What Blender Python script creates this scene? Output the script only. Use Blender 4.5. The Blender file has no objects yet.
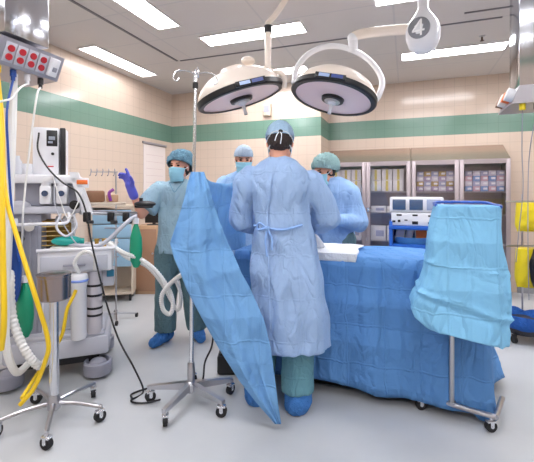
import bpy, bmesh, math, random
from mathutils import Vector, Matrix, noise
random.seed(7)
C = bpy.context.scene.collection
PI = math.pi
R = math.radians
# ------------------------------------------------------------------ camera frame helpers
F = 382.0; CX = 267.0; HY = 192.0; CH = 1.3; YAW = R(20)
RT = Vector((math.cos(YAW), math.sin(YAW), 0)); FW = Vector((-math.sin(YAW), math.cos(YAW), 0)); UP = Vector((0, 0, 1))
def V(X, Z, h): return RT * X + FW * Z + UP * h            # metres right, ahead, height
def W(px, py, Z): return V((px - CX) / F * Z, Z, CH + (HY - py) / F * Z)
def G(px, py): return W(px, py, CH * F / (py - HY))        # point on the floor
CEIL = 2.85
# ------------------------------------------------------------------ materials
def lin(c):
    return tuple(((v / 255) / 12.92 if v / 255 <= .04045 else ((v / 255 + .055) / 1.055) ** 2.4) for v in c) + (1,)
MATS = {}
def mat(name, rgb, rough=.5, metal=0, spec=.5, coat=0, bump=0, bscale=40, emit=0, sheen=0):
    if name in MATS: return MATS[name]
    m = bpy.data.materials.new(name); m.use_nodes = True
    nt = m.node_tree; b = nt.nodes['Principled BSDF']
    b.inputs['Base Color'].default_value = lin(rgb); b.inputs['Roughness'].default_value = rough
    b.inputs['Metallic'].default_value = metal; b.inputs['Specular IOR Level'].default_value = spec
    b.inputs['Coat Weight'].default_value = coat; b.inputs['Coat Roughness'].default_value = .12
    if emit:
        b.inputs['Emission Color'].default_value = lin(rgb); b.inputs['Emission Strength'].default_value = emit
    tc = nt.nodes.new('ShaderNodeTexCoord')
    n = nt.nodes.new('ShaderNodeTexNoise'); n.inputs['Scale'].default_value = bscale
    nt.links.new(tc.outputs['Object'], n.inputs['Vector'])
    if bump:
        bp = nt.nodes.new('ShaderNodeBump'); bp.inputs['Strength'].default_value = bump; bp.inputs['Distance'].default_value = .01
        nt.links.new(n.outputs['Fac'], bp.inputs['Height']); nt.links.new(bp.outputs['Normal'], b.inputs['Normal'])
    else:
        mr = nt.nodes.new('ShaderNodeMapRange'); mr.inputs['To Min'].default_value = max(0, rough - (.01 if metal else .04)); mr.inputs['To Max'].default_value = min(1, rough + (.01 if metal else .04))
        nt.links.new(n.outputs['Fac'], mr.inputs['Value']); nt.links.new(mr.outputs['Result'], b.inputs['Roughness'])
    MATS[name] = m; return m
def mx2(nt, tc, n1):
    m = nt.nodes.new('ShaderNodeVectorMath'); m.operation = 'MULTIPLY_ADD'
    nt.links.new(n1.outputs['Color'], m.inputs[0]); m.inputs[1].default_value = (.05, .05, .05); nt.links.new(tc.outputs['Object'], m.inputs[2]); return m.outputs[0]
def cloth(name, rgb, wr=.5, scale=5, trans=.15, pr=3.2):
    if name in MATS: return MATS[name]
    m = mat(name, rgb, .75, spec=.25); nt = m.node_tree; b = nt.nodes['Principled BSDF']
    L = nt.links.new; N = nt.nodes.new
    tc = N('ShaderNodeTexCoord')
    n1 = N('ShaderNodeTexNoise'); n1.inputs['Scale'].default_value = scale; n1.inputs['Detail'].default_value = 3; n1.inputs['Distortion'].default_value = 1.2
    v = N('ShaderNodeTexVoronoi'); v.feature = 'DISTANCE_TO_EDGE'; v.inputs['Scale'].default_value = scale * 1.3
    n3 = N('ShaderNodeTexNoise'); n3.inputs['Scale'].default_value = 160
    mp = N('ShaderNodeMapping'); mp.inputs['Scale'].default_value = (1.3, 1.3, .7)
    L(tc.outputs['Object'], mp.inputs['Vector'])
    L(mp.outputs['Vector'], n1.inputs['Vector']); L(tc.outputs['Object'], n3.inputs['Vector'])
    mx = N('ShaderNodeVectorMath'); mx.operation = 'MULTIPLY_ADD'
    L(n1.outputs['Color'], mx.inputs[0]); mx.inputs[1].default_value = (.25, .25, .25); L(mp.outputs['Vector'], mx.inputs[2])
    L(mx.outputs['Vector'], v.inputs['Vector'])
    mr = N('ShaderNodeMapRange'); mr.inputs['From Max'].default_value = .14; L(v.outputs['Distance'], mr.inputs['Value'])
    a1 = N('ShaderNodeMath'); a1.operation = 'MULTIPLY_ADD'; L(n1.outputs['Fac'], a1.inputs[0]); a1.inputs[1].default_value = 1.0
    ms = N('ShaderNodeMath'); ms.operation = 'MULTIPLY'; L(mr.outputs['Result'], ms.inputs[0]); ms.inputs[1].default_value = .16
    L(ms.outputs[0], a1.inputs[2])
    sp = N('ShaderNodeSeparateXYZ'); L(mx2(nt, tc, n1), sp.inputs[0])
    ax = N('ShaderNodeMath'); ax.operation = 'MULTIPLY_ADD'; L(sp.outputs['Y'], ax.inputs[0]); ax.inputs[1].default_value = .6; L(sp.outputs['X'], ax.inputs[2])
    hs_ = a1.outputs[0]
    if scale <= 6:
        for src, per, am in ((ax.outputs[0], .11, pr), (sp.outputs['Z'], .12, pr * .9)):
            pp = N('ShaderNodeMath'); pp.operation = 'PINGPONG'; L(src, pp.inputs[0]); pp.inputs[1].default_value = per
            ma = N('ShaderNodeMath'); ma.operation = 'MULTIPLY_ADD'; L(pp.outputs[0], ma.inputs[0]); ma.inputs[1].default_value = am; L(hs_, ma.inputs[2]); hs_ = ma.outputs[0]
            rg = N('ShaderNodeMapRange'); rg.inputs['From Max'].default_value = .007; rg.inputs['To Min'].default_value = .09 * pr / 3.2; rg.inputs['To Max'].default_value = 0; L(pp.outputs[0], rg.inputs['Value'])
            mr2 = N('ShaderNodeMath'); mr2.operation = 'ADD'; L(rg.outputs[0], mr2.inputs[0]); L(hs_, mr2.inputs[1]); hs_ = mr2.outputs[0]
    b1 = N('ShaderNodeBump'); b1.inputs['Strength'].default_value = min(1, wr * 1.25); b1.inputs['Distance'].default_value = .05
    L(hs_, b1.inputs['Height'])
    b2 = N('ShaderNodeBump'); b2.inputs['Strength'].default_value = .1; b2.inputs['Distance'].default_value = .004
    L(n3.outputs['Fac'], b2.inputs['Height']); L(b1.outputs['Normal'], b2.inputs['Normal'])
    L(b2.outputs['Normal'], b.inputs['Normal'])
    if trans:
        t = N('ShaderNodeBsdfTranslucent'); t.inputs['Color'].default_value = lin(rgb)
        mxs = N('ShaderNodeMixShader'); mxs.inputs[0].default_value = trans
        out = nt.nodes['Material Output']
        L(b.outputs[0], mxs.inputs[1]); L(t.outputs[0], mxs.inputs[2]); L(mxs.outputs[0], out.inputs['Surface'])
    return m
M_white = mat('white_enamel', (232, 233, 238), .35, coat=.3)
M_grey = mat('light_grey_plastic', (196, 198, 208), .45)
M_mgrey = mat('mid_grey_plastic', (150, 152, 165), .5)
M_cream = mat('cream_enamel', (238, 226, 214), .35, coat=.3)
M_black = mat('black_plastic', (22, 22, 26), .4)
M_rubber = mat('black_rubber', (30, 30, 33), .7)
M_steel = mat('brushed_steel', (190, 190, 195), .28, metal=1)
M_chrome = mat('chrome', (225, 227, 232), .24, metal=1)
M_polish = mat('polished_steel_sheet', (200, 203, 210), .13, metal=1)
M_cab = mat('steel_cabinet_sheet', (176, 165, 168), .38, metal=.75)
M_red = mat('red_socket', (190, 35, 45), .4)
M_skin = mat('skin', (226, 165, 140), .5)
M_hair = mat('dark_hair', (38, 26, 24), .6, bump=.6, bscale=120)
M_bluep = mat('blue_plastic', (30, 95, 190), .4)
M_screen = mat('dark_screen', (52, 74, 110), .12, spec=.8)
M_yel = mat('yellow_hose', (238, 200, 30), .4)
M_blueh = mat('blue_hose', (25, 75, 160), .4)
M_whose = mat('white_hose', (228, 228, 226), .45)
M_green = mat('green_rubber', (20, 150, 112), .45, bump=.3, bscale=20)
M_teal = mat('teal_plastic', (40, 180, 170), .4)
M_orange = mat('orange_print', (240, 120, 50), .5)
M_yband = mat('yellow_print', (215, 195, 95), .5)
M_card = mat('white_card', (226, 222, 216), .6)
M_cardd = mat('grey_blue_card', (165, 165, 185), .6)
M_wood = mat('tan_laminate', (196, 160, 126), .5, bump=.1, bscale=8)
M_brown = mat('brown_pack', (140, 100, 72), .6)
M_purple = mat('purple_plastic', (140, 60, 150), .45)
M_ybag = mat('yellow_bag_film', (226, 204, 30), .35, bump=.8, bscale=12)
C_gown = cloth('pale_blue_gown_fabric', (168, 198, 238), .55, 5)
C_gown2 = cloth('pale_blue_gown_fabric_assistant', (160, 196, 240), .5, 5)
C_drape = cloth('blue_drape_fabric', (98, 152, 214), .6, 4, .12, 6)
C_drape2 = cloth('light_blue_screen_drape_fabric', (130, 184, 234), .6, 3.5, .25, 4.5)
C_cover = cloth('cyan_film_cover', (146, 212, 250), .6, 4, .2, 4)
C_scrub = cloth('grey_blue_scrub_fabric', (152, 182, 198), .5, 6, .05)
C_pants = cloth('teal_scrub_fabric', (100, 130, 138), .5, 6, .05)
C_pants2 = cloth('green_teal_scrub_fabric', (104, 154, 168), .5, 6, .05)
C_boot = cloth('blue_shoe_cover_fabric', (76, 138, 214), .6, 14, .05)
C_cap = cloth('pale_blue_cap_fabric', (172, 204, 232), .35, 14, .1)
C_cap2 = cloth('grey_blue_cap_fabric', (168, 186, 205), .35, 14, .1)
C_bouf = cloth('teal_bouffant_fabric', (188, 228, 228), .8, 18, .15)
C_bouf2 = cloth('blue_bouffant_fabric', (130, 178, 204), .8, 18, .15)
C_mask = cloth('cyan_mask_fabric', (156, 212, 232), .15, 20, .1)
M_purpg = mat('violet_nitrile', (92, 98, 205), .4, bump=.2, bscale=60)
M_whiteg = mat('white_latex', (236, 228, 226), .45, bump=.2, bscale=60)
C_towel = cloth('white_towel_fabric', (236, 240, 246), .4, 9, .1)
M_tie = cloth('white_tie_fabric', (225, 235, 245), .1, 20, 0)
M_eye = mat('eye', (60, 45, 40), .2)
M_brow = mat('brow', (70, 48, 40), .7)
M_lamp = mat('lamp_diffuser', (250, 249, 253), .5, emit=14)
M_lampw = mat('lamp_diffuser_dimmed', (250, 247, 250), .5, emit=6)  # emission turned down so the left wall does not overexpose
M_pink = mat('pink_reflector_lens', (253, 222, 218), .4, spec=.5, coat=.3)
M_disc = mat('grey_disc', (128, 130, 138), .4)
M_bdraw = mat('pale_blue_drawer', (146, 182, 206), .4)
M_beige = mat('beige_frame', (205, 190, 172), .5)
M_paper = mat('pale_paper', (236, 226, 222), .6)
def glass_mat():
    m = bpy.data.materials.new('clear_glass'); m.use_nodes = True; nt = m.node_tree; nt.nodes.clear()
    o = nt.nodes.new('ShaderNodeOutputMaterial'); t = nt.nodes.new('ShaderNodeBsdfTransparent'); t.inputs[0].default_value = (.92, .92, .95, 1)
    g = nt.nodes.new('ShaderNodeBsdfGlossy'); g.inputs['Roughness'].default_value = .03
    n = nt.nodes.new('ShaderNodeTexNoise'); n.inputs['Scale'].default_value = 3
    mr = nt.nodes.new('ShaderNodeMapRange'); mr.inputs['To Min'].default_value = .05; mr.inputs['To Max'].default_value = .1
    nt.links.new(n.outputs['Fac'], mr.inputs['Value'])
    mx = nt.nodes.new('ShaderNodeMixShader'); nt.links.new(mr.outputs[0], mx.inputs[0])
    nt.links.new(t.outputs[0], mx.inputs[1]); nt.links.new(g.outputs[0], mx.inputs[2]); nt.links.new(mx.outputs[0], o.inputs[0]); return m
M_glass = glass_mat()
def wall_mat():
    m = bpy.data.materials.new('glazed_wall_tile'); m.use_nodes = True; nt = m.node_tree; b = nt.nodes['Principled BSDF']; L = nt.links.new; N = nt.nodes.new
    g = N('ShaderNodeNewGeometry'); s = N('ShaderNodeSeparateXYZ'); L(g.outputs['Position'], s.inputs[0])
    ad = N('ShaderNodeMath'); ad.operation = 'ADD'; L(s.outputs['X'], ad.inputs[0]); L(s.outputs['Y'], ad.inputs[1])
    cb = N('ShaderNodeCombineXYZ'); L(ad.outputs[0], cb.inputs['X']); L(s.outputs['Z'], cb.inputs['Y'])
    br = N('ShaderNodeTexBrick'); br.offset = 0; br.inputs['Scale'].default_value = 1; br.inputs['Brick Width'].default_value = .13; br.inputs['Row Height'].default_value = .13
    br.inputs['Mortar Size'].default_value = .0022; br.inputs['Mortar Smooth'].default_value = .3
    L(cb.outputs[0], br.inputs['Vector'])
    gt = N('ShaderNodeMath'); gt.operation = 'GREATER_THAN'; gt.inputs[1].default_value = 2.08; L(s.outputs['Z'], gt.inputs[0])
    lt = N('ShaderNodeMath'); lt.operation = 'LESS_THAN'; lt.inputs[1].default_value = 2.34; L(s.outputs['Z'], lt.inputs[0])
    an = N('ShaderNodeMath'); an.operation = 'MULTIPLY'; L(gt.outputs[0], an.inputs[0]); L(lt.outputs[0], an.inputs[1])
    mx = N('ShaderNodeMix'); mx.data_type = 'RGBA'; L(an.outputs[0], mx.inputs[0]); mx.inputs[6].default_value = lin((214, 195, 178)); mx.inputs[7].default_value = lin((112, 146, 130))
    m2 = N('ShaderNodeMix'); m2.data_type = 'RGBA'; m2.blend_type = 'MULTIPLY'; L(br.outputs['Fac'], m2.inputs[0]); L(mx.outputs[2], m2.inputs[6]); m2.inputs[7].default_value = (.8, .8, .8, 1)
    L(m2.outputs[2], b.inputs['Base Color']); b.inputs['Roughness'].default_value = .16
    bp = N('ShaderNodeBump'); bp.inputs['Strength'].default_value = .15; bp.inputs['Distance'].default_value = .003; bp.invert = True
    L(br.outputs['Fac'], bp.inputs['Height'])
    nn = N('ShaderNodeTexNoise'); nn.inputs['Scale'].default_value = 9; L(g.outputs['Position'], nn.inputs['Vector'])
    b2 = N('ShaderNodeBump'); b2.inputs['Strength'].default_value = .12; b2.inputs['Distance'].default_value = .01; L(nn.outputs['Fac'], b2.inputs['Height']); L(bp.outputs[0], b2.inputs['Normal'])
    L(b2.outputs[0], b.inputs['Normal']); return m
def ceil_mat():
    m = bpy.data.materials.new('ceiling_tile'); m.use_nodes = True; nt = m.node_tree; b = nt.nodes['Principled BSDF']; L = nt.links.new; N = nt.nodes.new
    g = N('ShaderNodeNewGeometry'); mp = N('ShaderNodeMapping'); mp.inputs['Location'].default_value = (.1, .32, 0); L(g.outputs['Position'], mp.inputs['Vector'])
    br = N('ShaderNodeTexBrick'); br.offset = 0; br.inputs['Scale'].default_value = 1; br.inputs['Brick Width'].default_value = 1.12; br.inputs['Row Height'].default_value = .6; br.inputs['Mortar Size'].default_value = .009
    br.inputs['Mortar Smooth'].default_value = .1
    br.inputs['Color1'].default_value = lin((214, 208, 204)); br.inputs['Color2'].default_value = lin((212, 205, 202)); br.inputs['Mortar'].default_value = lin((202, 197, 196))
    L(mp.outputs[0], br.inputs['Vector']); L(br.outputs['Color'], b.inputs['Base Color']); b.inputs['Roughness'].default_value = .6
    n = N('ShaderNodeTexNoise'); n.inputs['Scale'].default_value = 120; bp = N('ShaderNodeBump'); bp.inputs['Strength'].default_value = .15; bp.inputs['Distance'].default_value = .003
    L(g.outputs['Position'], n.inputs['Vector']); L(n.outputs['Fac'], bp.inputs['Height']); L(bp.outputs[0], b.inputs['Normal']); return m
def floor_mat():
    m = bpy.data.materials.new('seamless_vinyl_floor'); m.use_nodes = True; nt = m.node_tree; b = nt.nodes['Principled BSDF']; L = nt.links.new; N = nt.nodes.new
    g = N('ShaderNodeNewGeometry'); n = N('ShaderNodeTexNoise'); n.inputs['Scale'].default_value = 2.5; n.inputs['Detail'].default_value = 6; L(g.outputs['Position'], n.inputs['Vector'])
    cr = N('ShaderNodeValToRGB'); cr.color_ramp.elements[0].position = .3; cr.color_ramp.elements[0].color = lin((180, 184, 188)); cr.color_ramp.elements[1].position = .7; cr.color_ramp.elements[1].color = lin((190, 193, 196))
    L(n.outputs['Fac'], cr.inputs[0]); L(cr.outputs[0], b.inputs['Base Color']); b.inputs['Roughness'].default_value = .3; b.inputs['Specular IOR Level'].default_value = .4
    n2 = N('ShaderNodeTexNoise'); n2.inputs['Scale'].default_value = 30; L(g.outputs['Position'], n2.inputs['Vector'])
    bp = N('ShaderNodeBump'); bp.inputs['Strength'].default_value = .08; bp.inputs['Distance'].default_value = .005; L(n2.outputs['Fac'], bp.inputs['Height']); L(bp.outputs[0], b.inputs['Normal']); return m
# ------------------------------------------------------------------ mesh helpers
def frame(d):
    d = Vector(d).normalized(); a = Vector((0, 0, 1)) if abs(d.z) < .95 else Vector((1, 0, 0))
    x = a.cross(d).normalized(); y = d.cross(x); return x, y, d
def spline(pts, n=8):
    pts = [Vector(p) for p in pts]
    if len(pts) < 3: return pts
    P = [pts[0] * 2 - pts[1]] + pts + [pts[-1] * 2 - pts[-2]]; out = []
    for i in range(1, len(P) - 2):
        a, b, c, d = P[i - 1], P[i], P[i + 1], P[i + 2]
        for k in range(n):
            t = k / n
            out.append(.5 * ((2 * b) + (c - a) * t + (2 * a - 5 * b + 4 * c - d) * t * t + (3 * b - a - 3 * c + d) * t ** 3))
    out.append(pts[-1]); return out
class MB:
    def __init__(s): s.v = []; s.f = []
    def add(s, v, f):
        o = len(s.v); s.v += [Vector(p) for p in v]; s.f += [tuple(i + o for i in q) for q in f]; return s
    def box(s, c, sz, M=None, bev=0):
        c = Vector(c); x, y, z = [k / 2 for k in sz]
        b = min(bev, x * .9, y * .9, z * .9)
        if b <= 0:
            v = [Vector((i * x, j * y, k * z)) for i in (-1, 1) for j in (-1, 1) for k in (-1, 1)]
            f = [(0, 1, 3, 2), (4, 6, 7, 5), (0, 4, 5, 1), (2, 3, 7, 6), (0, 2, 6, 4), (1, 5, 7, 3)]
        else:
            bm = bmesh.new(); bmesh.ops.create_cube(bm, size=1)
            for q in bm.verts: q.co = Vector((q.co.x * 2 * x, q.co.y * 2 * y, q.co.z * 2 * z))
            bmesh.ops.bevel(bm, geom=list(bm.edges), offset=b, segments=2, affect='EDGES', profile=.5)
            bm.verts.index_update(); v = [q.co.copy() for q in bm.verts]; f = [tuple(q.index for q in p.verts) for p in bm.faces]; bm.free()
        if M is not None: v = [M @ p for p in v]
        return s.add([p + c for p in v], f)
    def loft(s, rings, cap=True, closed=True):
        n = len(rings[0]); v = [p for r in rings for p in r]; f = []
        for i in range(len(rings) - 1):
            for j in range(n if closed else n - 1):
                k = (j + 1) % n; f.append((i * n + j, i * n + k, (i + 1) * n + k, (i + 1) * n + j))
        if cap and closed: f.append(tuple(reversed(range(n)))); f.append(tuple((len(rings) - 1) * n + j for j in range(n)))
        return s.add(v, f)
    def cyl(s, p0, p1, r0, r1=None, seg=20, cap=True):
        r1 = r0 if r1 is None else r1; p0 = Vector(p0); p1 = Vector(p1); x, y, d = frame(p1 - p0)
        c = [(math.cos(2 * PI * i / seg), math.sin(2 * PI * i / seg)) for i in range(seg)]
        return s.loft([[p0 + (x * a + y * b) * r0 for a, b in c], [p1 + (x * a + y * b) * r1 for a, b in c]], cap)
    def tube(s, pts, r, seg=10, n=8, cap=True, ribs=0):
        pts = spline(pts, n); m = len(pts); rings = []
        rr = r if callable(r) else (lambda t: r)
        d0 = (pts[1] - pts[0]).normalized(); x, y, _ = frame(d0)
        for i, p in enumerate(pts):
            d = (pts[min(i + 1, m - 1)] - pts[max(i - 1, 0)]).normalized()
            x = (x - d * x.dot(d)).normalized(); y = d.cross(x); q = rr(i / (m - 1))
            if ribs: q *= (1.0 if i % 2 else .82)
            rings.append([p + (x * math.cos(2 * PI * k / seg) + y * math.sin(2 * PI * k / seg)) * q for k in range(seg)])
        return s.loft(rings, cap)
    def ell(s, c, r, M=None, seg=20, rg=12):
        c = Vector(c); v = []; f = []
        if not hasattr(r, '__len__'): r = (r, r, r)
        v.append(Vector((0, 0, r[2])))
        for i in range(1, rg):
            a = PI * i / rg
            for j in range(seg):
                t = 2 * PI * j / seg; v.append(Vector((r[0] * math.sin(a) * math.cos(t), r[1] * math.sin(a) * math.sin(t), r[2] * math.cos(a))))
        v.append(Vector((0, 0, -r[2])))
        for j in range(seg): f.append((0, 1 + j, 1 + (j + 1) % seg))
        for i in range(rg - 2):
            for j in range(seg):
                a = 1 + i * seg; k = (j + 1) % seg; f.append((a + j, a + seg + j, a + seg + k, a + k))
        e = len(v) - 1; a = 1 + (rg - 2) * seg
        for j in range(seg): f.append((e, a + (j + 1) % seg, a + j))
        if M is not None: v = [M @ p for p in v]
        return s.add([p + c for p in v], f)
    def cap(s, p0, p1, r0, r1=None, seg=14):
        r1 = r0 if r1 is None else r1; p0 = Vector(p0); p1 = Vector(p1); L = (p1 - p0).length
        if L < 1e-5: return s.ell(p0, r0)
        x, y, d = frame(p1 - p0); rings = []
        for k in range(1, 6):
            a = PI / 2 * k / 5; rings.append((p0 - d * r0 * math.cos(a), r0 * math.sin(a)))
        for k in range(0, 5):
            a = PI / 2 * k / 5; rings.append((p1 + d * r1 * math.sin(a), r1 * math.cos(a)))
        return s.loft([[c + (x * math.cos(2 * PI * i / seg) + y * math.sin(2 * PI * i / seg)) * q for i in range(seg)] for c, q in rings])
    def lathe(s, o, d, prof, seg=48, cap=True):       # prof: (radius, along d)
        o = Vector(o); x, y, d = frame(d)
        return s.loft([[o + d * h + (x * math.cos(2 * PI * i / seg) + y * math.sin(2 * PI * i / seg)) * max(r, 1e-4) for i in range(seg)] for r, h in prof], cap)
    def disp(s, fn):
        s.v = [fn(p) for p in s.v]; return s
ROOT = {}
def thing(name, label, cat, loc, rz=0, group=None):
    o = bpy.data.objects.new(name, None); C.objects.link(o); o.empty_display_size = .1
    o.location = loc; o.rotation_euler = (0, 0, rz); o['label'] = label; o['category'] = cat
    if group: o['group'] = group
    ROOT[o] = Matrix.Translation(Vector(loc)) @ Matrix.Rotation(rz, 4, 'Z'); return o
def fin(me, m, ang=35):
    bm = bmesh.new(); bm.from_mesh(me); bmesh.ops.recalc_face_normals(bm, faces=bm.faces)
    for f in bm.faces: f.smooth = True
    a = R(ang)
    for e in bm.edges:
        if len(e.link_faces) == 2 and e.calc_face_angle(0) > a: e.smooth = False
    bm.to_mesh(me); bm.free(); me.materials.clear(); me.materials.append(m)
def obj(name, mb, m, parent=None, world=False, label=None, solid=0, ang=35):
    me = bpy.data.meshes.new(name)
    if isinstance(mb, MB):
        me.from_pydata([tuple(p) for p in mb.v], [], mb.f)
    else: me = mb
    if parent is not None and world:
        r = parent
        while r.parent: r = r.parent
        me.transform(ROOT[r].inverted())
    fin(me, m, ang)
    o = bpy.data.objects.new(name, me); C.objects.link(o)
    if parent is not None: o.parent = parent
    if label: o['label'] = label
    if solid:
        md = o.modifiers.new('thickness', 'SOLIDIFY'); md.thickness = solid; md.offset = 0
    return o
def tag(o, label, cat, group=None, kind=None):
    o['label'] = label; o['category'] = cat
    if group: o['group'] = group
    if kind: o['kind'] = kind
    return o
def solo(name, label, cat, mb, m, group=None, **k):
    """a thing that is one mesh: origin at its base centre"""
    lo = Vector([min(p[i] for p in mb.v) for i in range(3)]); hi = Vector([max(p[i] for p in mb.v) for i in range(3)])
    c = Vector(((lo.x + hi.x) / 2, (lo.y + hi.y) / 2, lo.z)); mb.v = [p - c for p in mb.v]
    o = obj(name, mb, m, **k); o.location = c; return tag(o, label, cat, group)
def struct(name, mb, m):
    o = obj(name, mb, m); o['kind'] = 'structure'; return o
def remesh(mb, voxel, smooth=2, disp=None):
    me = bpy.data.meshes.new('t'); me.from_pydata([tuple(p) for p in mb.v], [], mb.f)
    bm = bmesh.new(); bm.from_mesh(me); bmesh.ops.recalc_face_normals(bm, faces=bm.faces); bm.to_mesh(me); bm.free()
    o = bpy.data.objects.new('t', me); C.objects.link(o)
    md = o.modifiers.new('r', 'REMESH'); md.mode = 'VOXEL'; md.voxel_size = voxel
    if smooth:
        ms = o.modifiers.new('s', 'SMOOTH'); ms.iterations = smooth; ms.factor = .5
    dg = bpy.context.evaluated_depsgraph_get(); out = bpy.data.meshes.new_from_object(o.evaluated_get(dg))
    bpy.data.objects.remove(o); bpy.data.meshes.remove(me)
    if disp:
        nr = [v.normal.copy() for v in out.vertices]
        for v, n in zip(out.vertices, nr): v.co = v.co + disp(v.co, n)
    return out
def dup(o, parent=None):
    c = o.copy(); C.objects.link(c)
    if parent is not None: c.parent = parent
    for ch in list(o.children): dup(ch, c)
    return c
def rz(a): return Matrix.Rotation(a, 3, 'Z')
CAMR = rz(YAW)
# ------------------------------------------------------------------ room
WM = wall_mat(); XL, XR, YB, YB2, YF, XS = -3.5, 3.7, 5.2, 5.75, -2.6, -1.1
struct('floor', MB().box(((XL + XR) / 2, (YF + YB2) / 2, -.05), (XR - XL + .2, YB2 - YF + .2, .1)), floor_mat())
struct('ceiling', MB().box(((XL + XR) / 2, (YF + YB2) / 2, CEIL + .05), (XR - XL + .2, YB2 - YF + .2, .1)), ceil_mat())
struct('wall_left', MB().box((XL - .05, (YF + YB) / 2, CEIL / 2), (.1, YB - YF, CEIL)), WM)
struct('wall_back_left', MB().box(((XL + XS) / 2 - .05, (YB + YB2) / 2 + .05, CEIL / 2), (XS - XL + .1, YB2 - YB + .1, CEIL)), WM)
struct('wall_back', MB().box(((XS + XR) / 2, YB2 + .05, CEIL / 2), (XR - XS, .1, CEIL)), WM)
struct('wall_right', MB().box((XR + .05, (YF + YB2) / 2, CEIL / 2), (.1, YB2 - YF, CEIL)), WM)
struct('wall_front', MB().box(((XL + XR) / 2, YF - .05, CEIL / 2), (XR - XL + .2, .1, CEIL)), WM)
for nm, c, s in (('baseboard_left', (XL + .006, (YF + YB) / 2, .05), (.012, YB - YF, .1)), ('baseboard_back', ((XL + XS) / 2, YB - .006, .05), (XS - XL - .03, .012, .1)),
                 ('baseboard_back_right', ((1.35 + XR) / 2, YB2 - .006, .05), (XR - 1.35, .012, .1))):
    struct(nm, MB().box(c, s), mat('grey_cove_base', (150, 152, 156), .5))
# ceiling slots (linear diffusers)
slotm = mat('dark_slot', (120, 116, 120), .5)
b = MB(); b.box((-2.54, 2.2, CEIL - .004), (.025, 3.35, .008)); b.box((-1.95, 3.885, CEIL - .004), (1.2, .018, .008))
solo('slot_diffuser', 'thin dark slot in the ceiling running parallel to the left wall', 'air vent', MB().box((-2.54, 2.2, CEIL - .004), (.025, 3.35, .008)), slotm, 'linear slots in the ceiling')
solo('slot_diffuser', 'thin dark slot in the ceiling crossing behind the surgical lights', 'air vent', MB().box((-.85, 3.885, CEIL - .004), (3.3, .016, .008)), slotm, 'linear slots in the ceiling')
solo('slot_diffuser', 'short dark slot in the ceiling right of the numbered light arm', 'air vent', MB().box((.85, 3.69, CEIL - .004), (.75, .016, .008)), slotm, 'linear slots in the ceiling')
# sprinkler
t = thing('sprinkler', 'small brass sprinkler head hanging from the ceiling above the right light panel', 'sprinkler', (.71, 4.3, CEIL - .06))
obj('escutcheon', MB().lathe((0, 0, .06), (0, 0, -1), [(.03, 0), (.028, .006), (.01, .012)], 20), M_steel, t)
obj('nozzle', MB().cyl((0, 0, .05), (0, 0, .015), .009).lathe((0, 0, .015), (0, 0, -1), [(.02, 0), (.02, .003), (.004, .006)], 16), mat('dark_brass', (90, 70, 60), .4, metal=.6), t)
# ceiling light panels
PAN = [((-1.42, 3.47), (1.03, .23), 'long bright ceiling panel just behind the left surgical light post'),
       ((.475, 4.64), (1.03, .23), 'long bright ceiling panel right of the numbered light arm, near the back wall'),
       ((-3.2, 3.7), (.22, 1.06), 'bright ceiling panel running along the left wall'),
       ((-2.09, 2.52), (.22, 1.06), 'bright ceiling panel at the top left, nearer the camera than the one along the wall'),
       ((-1.68, 4.66), (1.03, .23), 'bright ceiling panel mostly hidden behind the left surgical light dome'),
       ((.285, 3.17), (1.03, .23), 'bright ceiling panel cut by the top edge above the right light arm')]
SP = [((-1.42, 1.0), (1.03, .23)), ((.285, .9), (1.03, .23)), ((1.9, .9), (1.03, .23)), ((1.9, 3.17), (1.03, .23)), ((2.3, 4.64), (1.03, .23)), ((-1.42, -1.1), (1.03, .23)), ((.285, -1.1), (1.03, .23)), ((1.9, -1.1), (1.03, .23)), ((-3.0, .6), (.22, 1.06)), ((-3.0, -1.3), (.22, 1.06))]  # extra panels outside the view, added to brighten the room
ALLP = PAN + [(c, s, 'bright ceiling panel overhead behind the camera') for c, s in SP]
for i, (c, s, lb) in enumerate(ALLP):
    t = thing('ceiling_light', lb, 'ceiling light', (c[0], c[1], CEIL), 0, 'ceiling light panels')
    fr = MB()
    for sx in (-1, 1): fr.box((sx * (s[0] / 2 + .008), 0, -.006), (.016, s[1] + .032, .012))
    for sy in (-1, 1): fr.box((0, sy * (s[1] / 2 + .008), -.006), (s[0], .016, .012))
    obj('frame', fr, mat('white_trim', (225, 220, 218), .5), t)
    obj('diffuser', MB().box((0, 0, -.004), (s[0], s[1], .008)), M_lampw if c[0] < -2.9 else M_lamp, t)
# poster on left wall
t = thing('wall_chart', 'pale paper chart with a grey top rail on the left wall behind the pointing nurse', 'chart', (XL, 4.74, 1.12))
obj('sheet', MB().box((.008, 0, .43), (.006, .52, .86)), M_paper, t)
obj('top_rail', MB().box((.014, 0, .885), (.024, .56, .035), bev=.006), mat('grey_rail', (150, 145, 148), .5), t)
pr = MB()
for k in range(7): pr.box((.0125, 0, .12 + k * .1), (.001, .4, .004))
obj('printed_lines', pr, mat('faint_pink_print', (210, 190, 190), .6), t)

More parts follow.
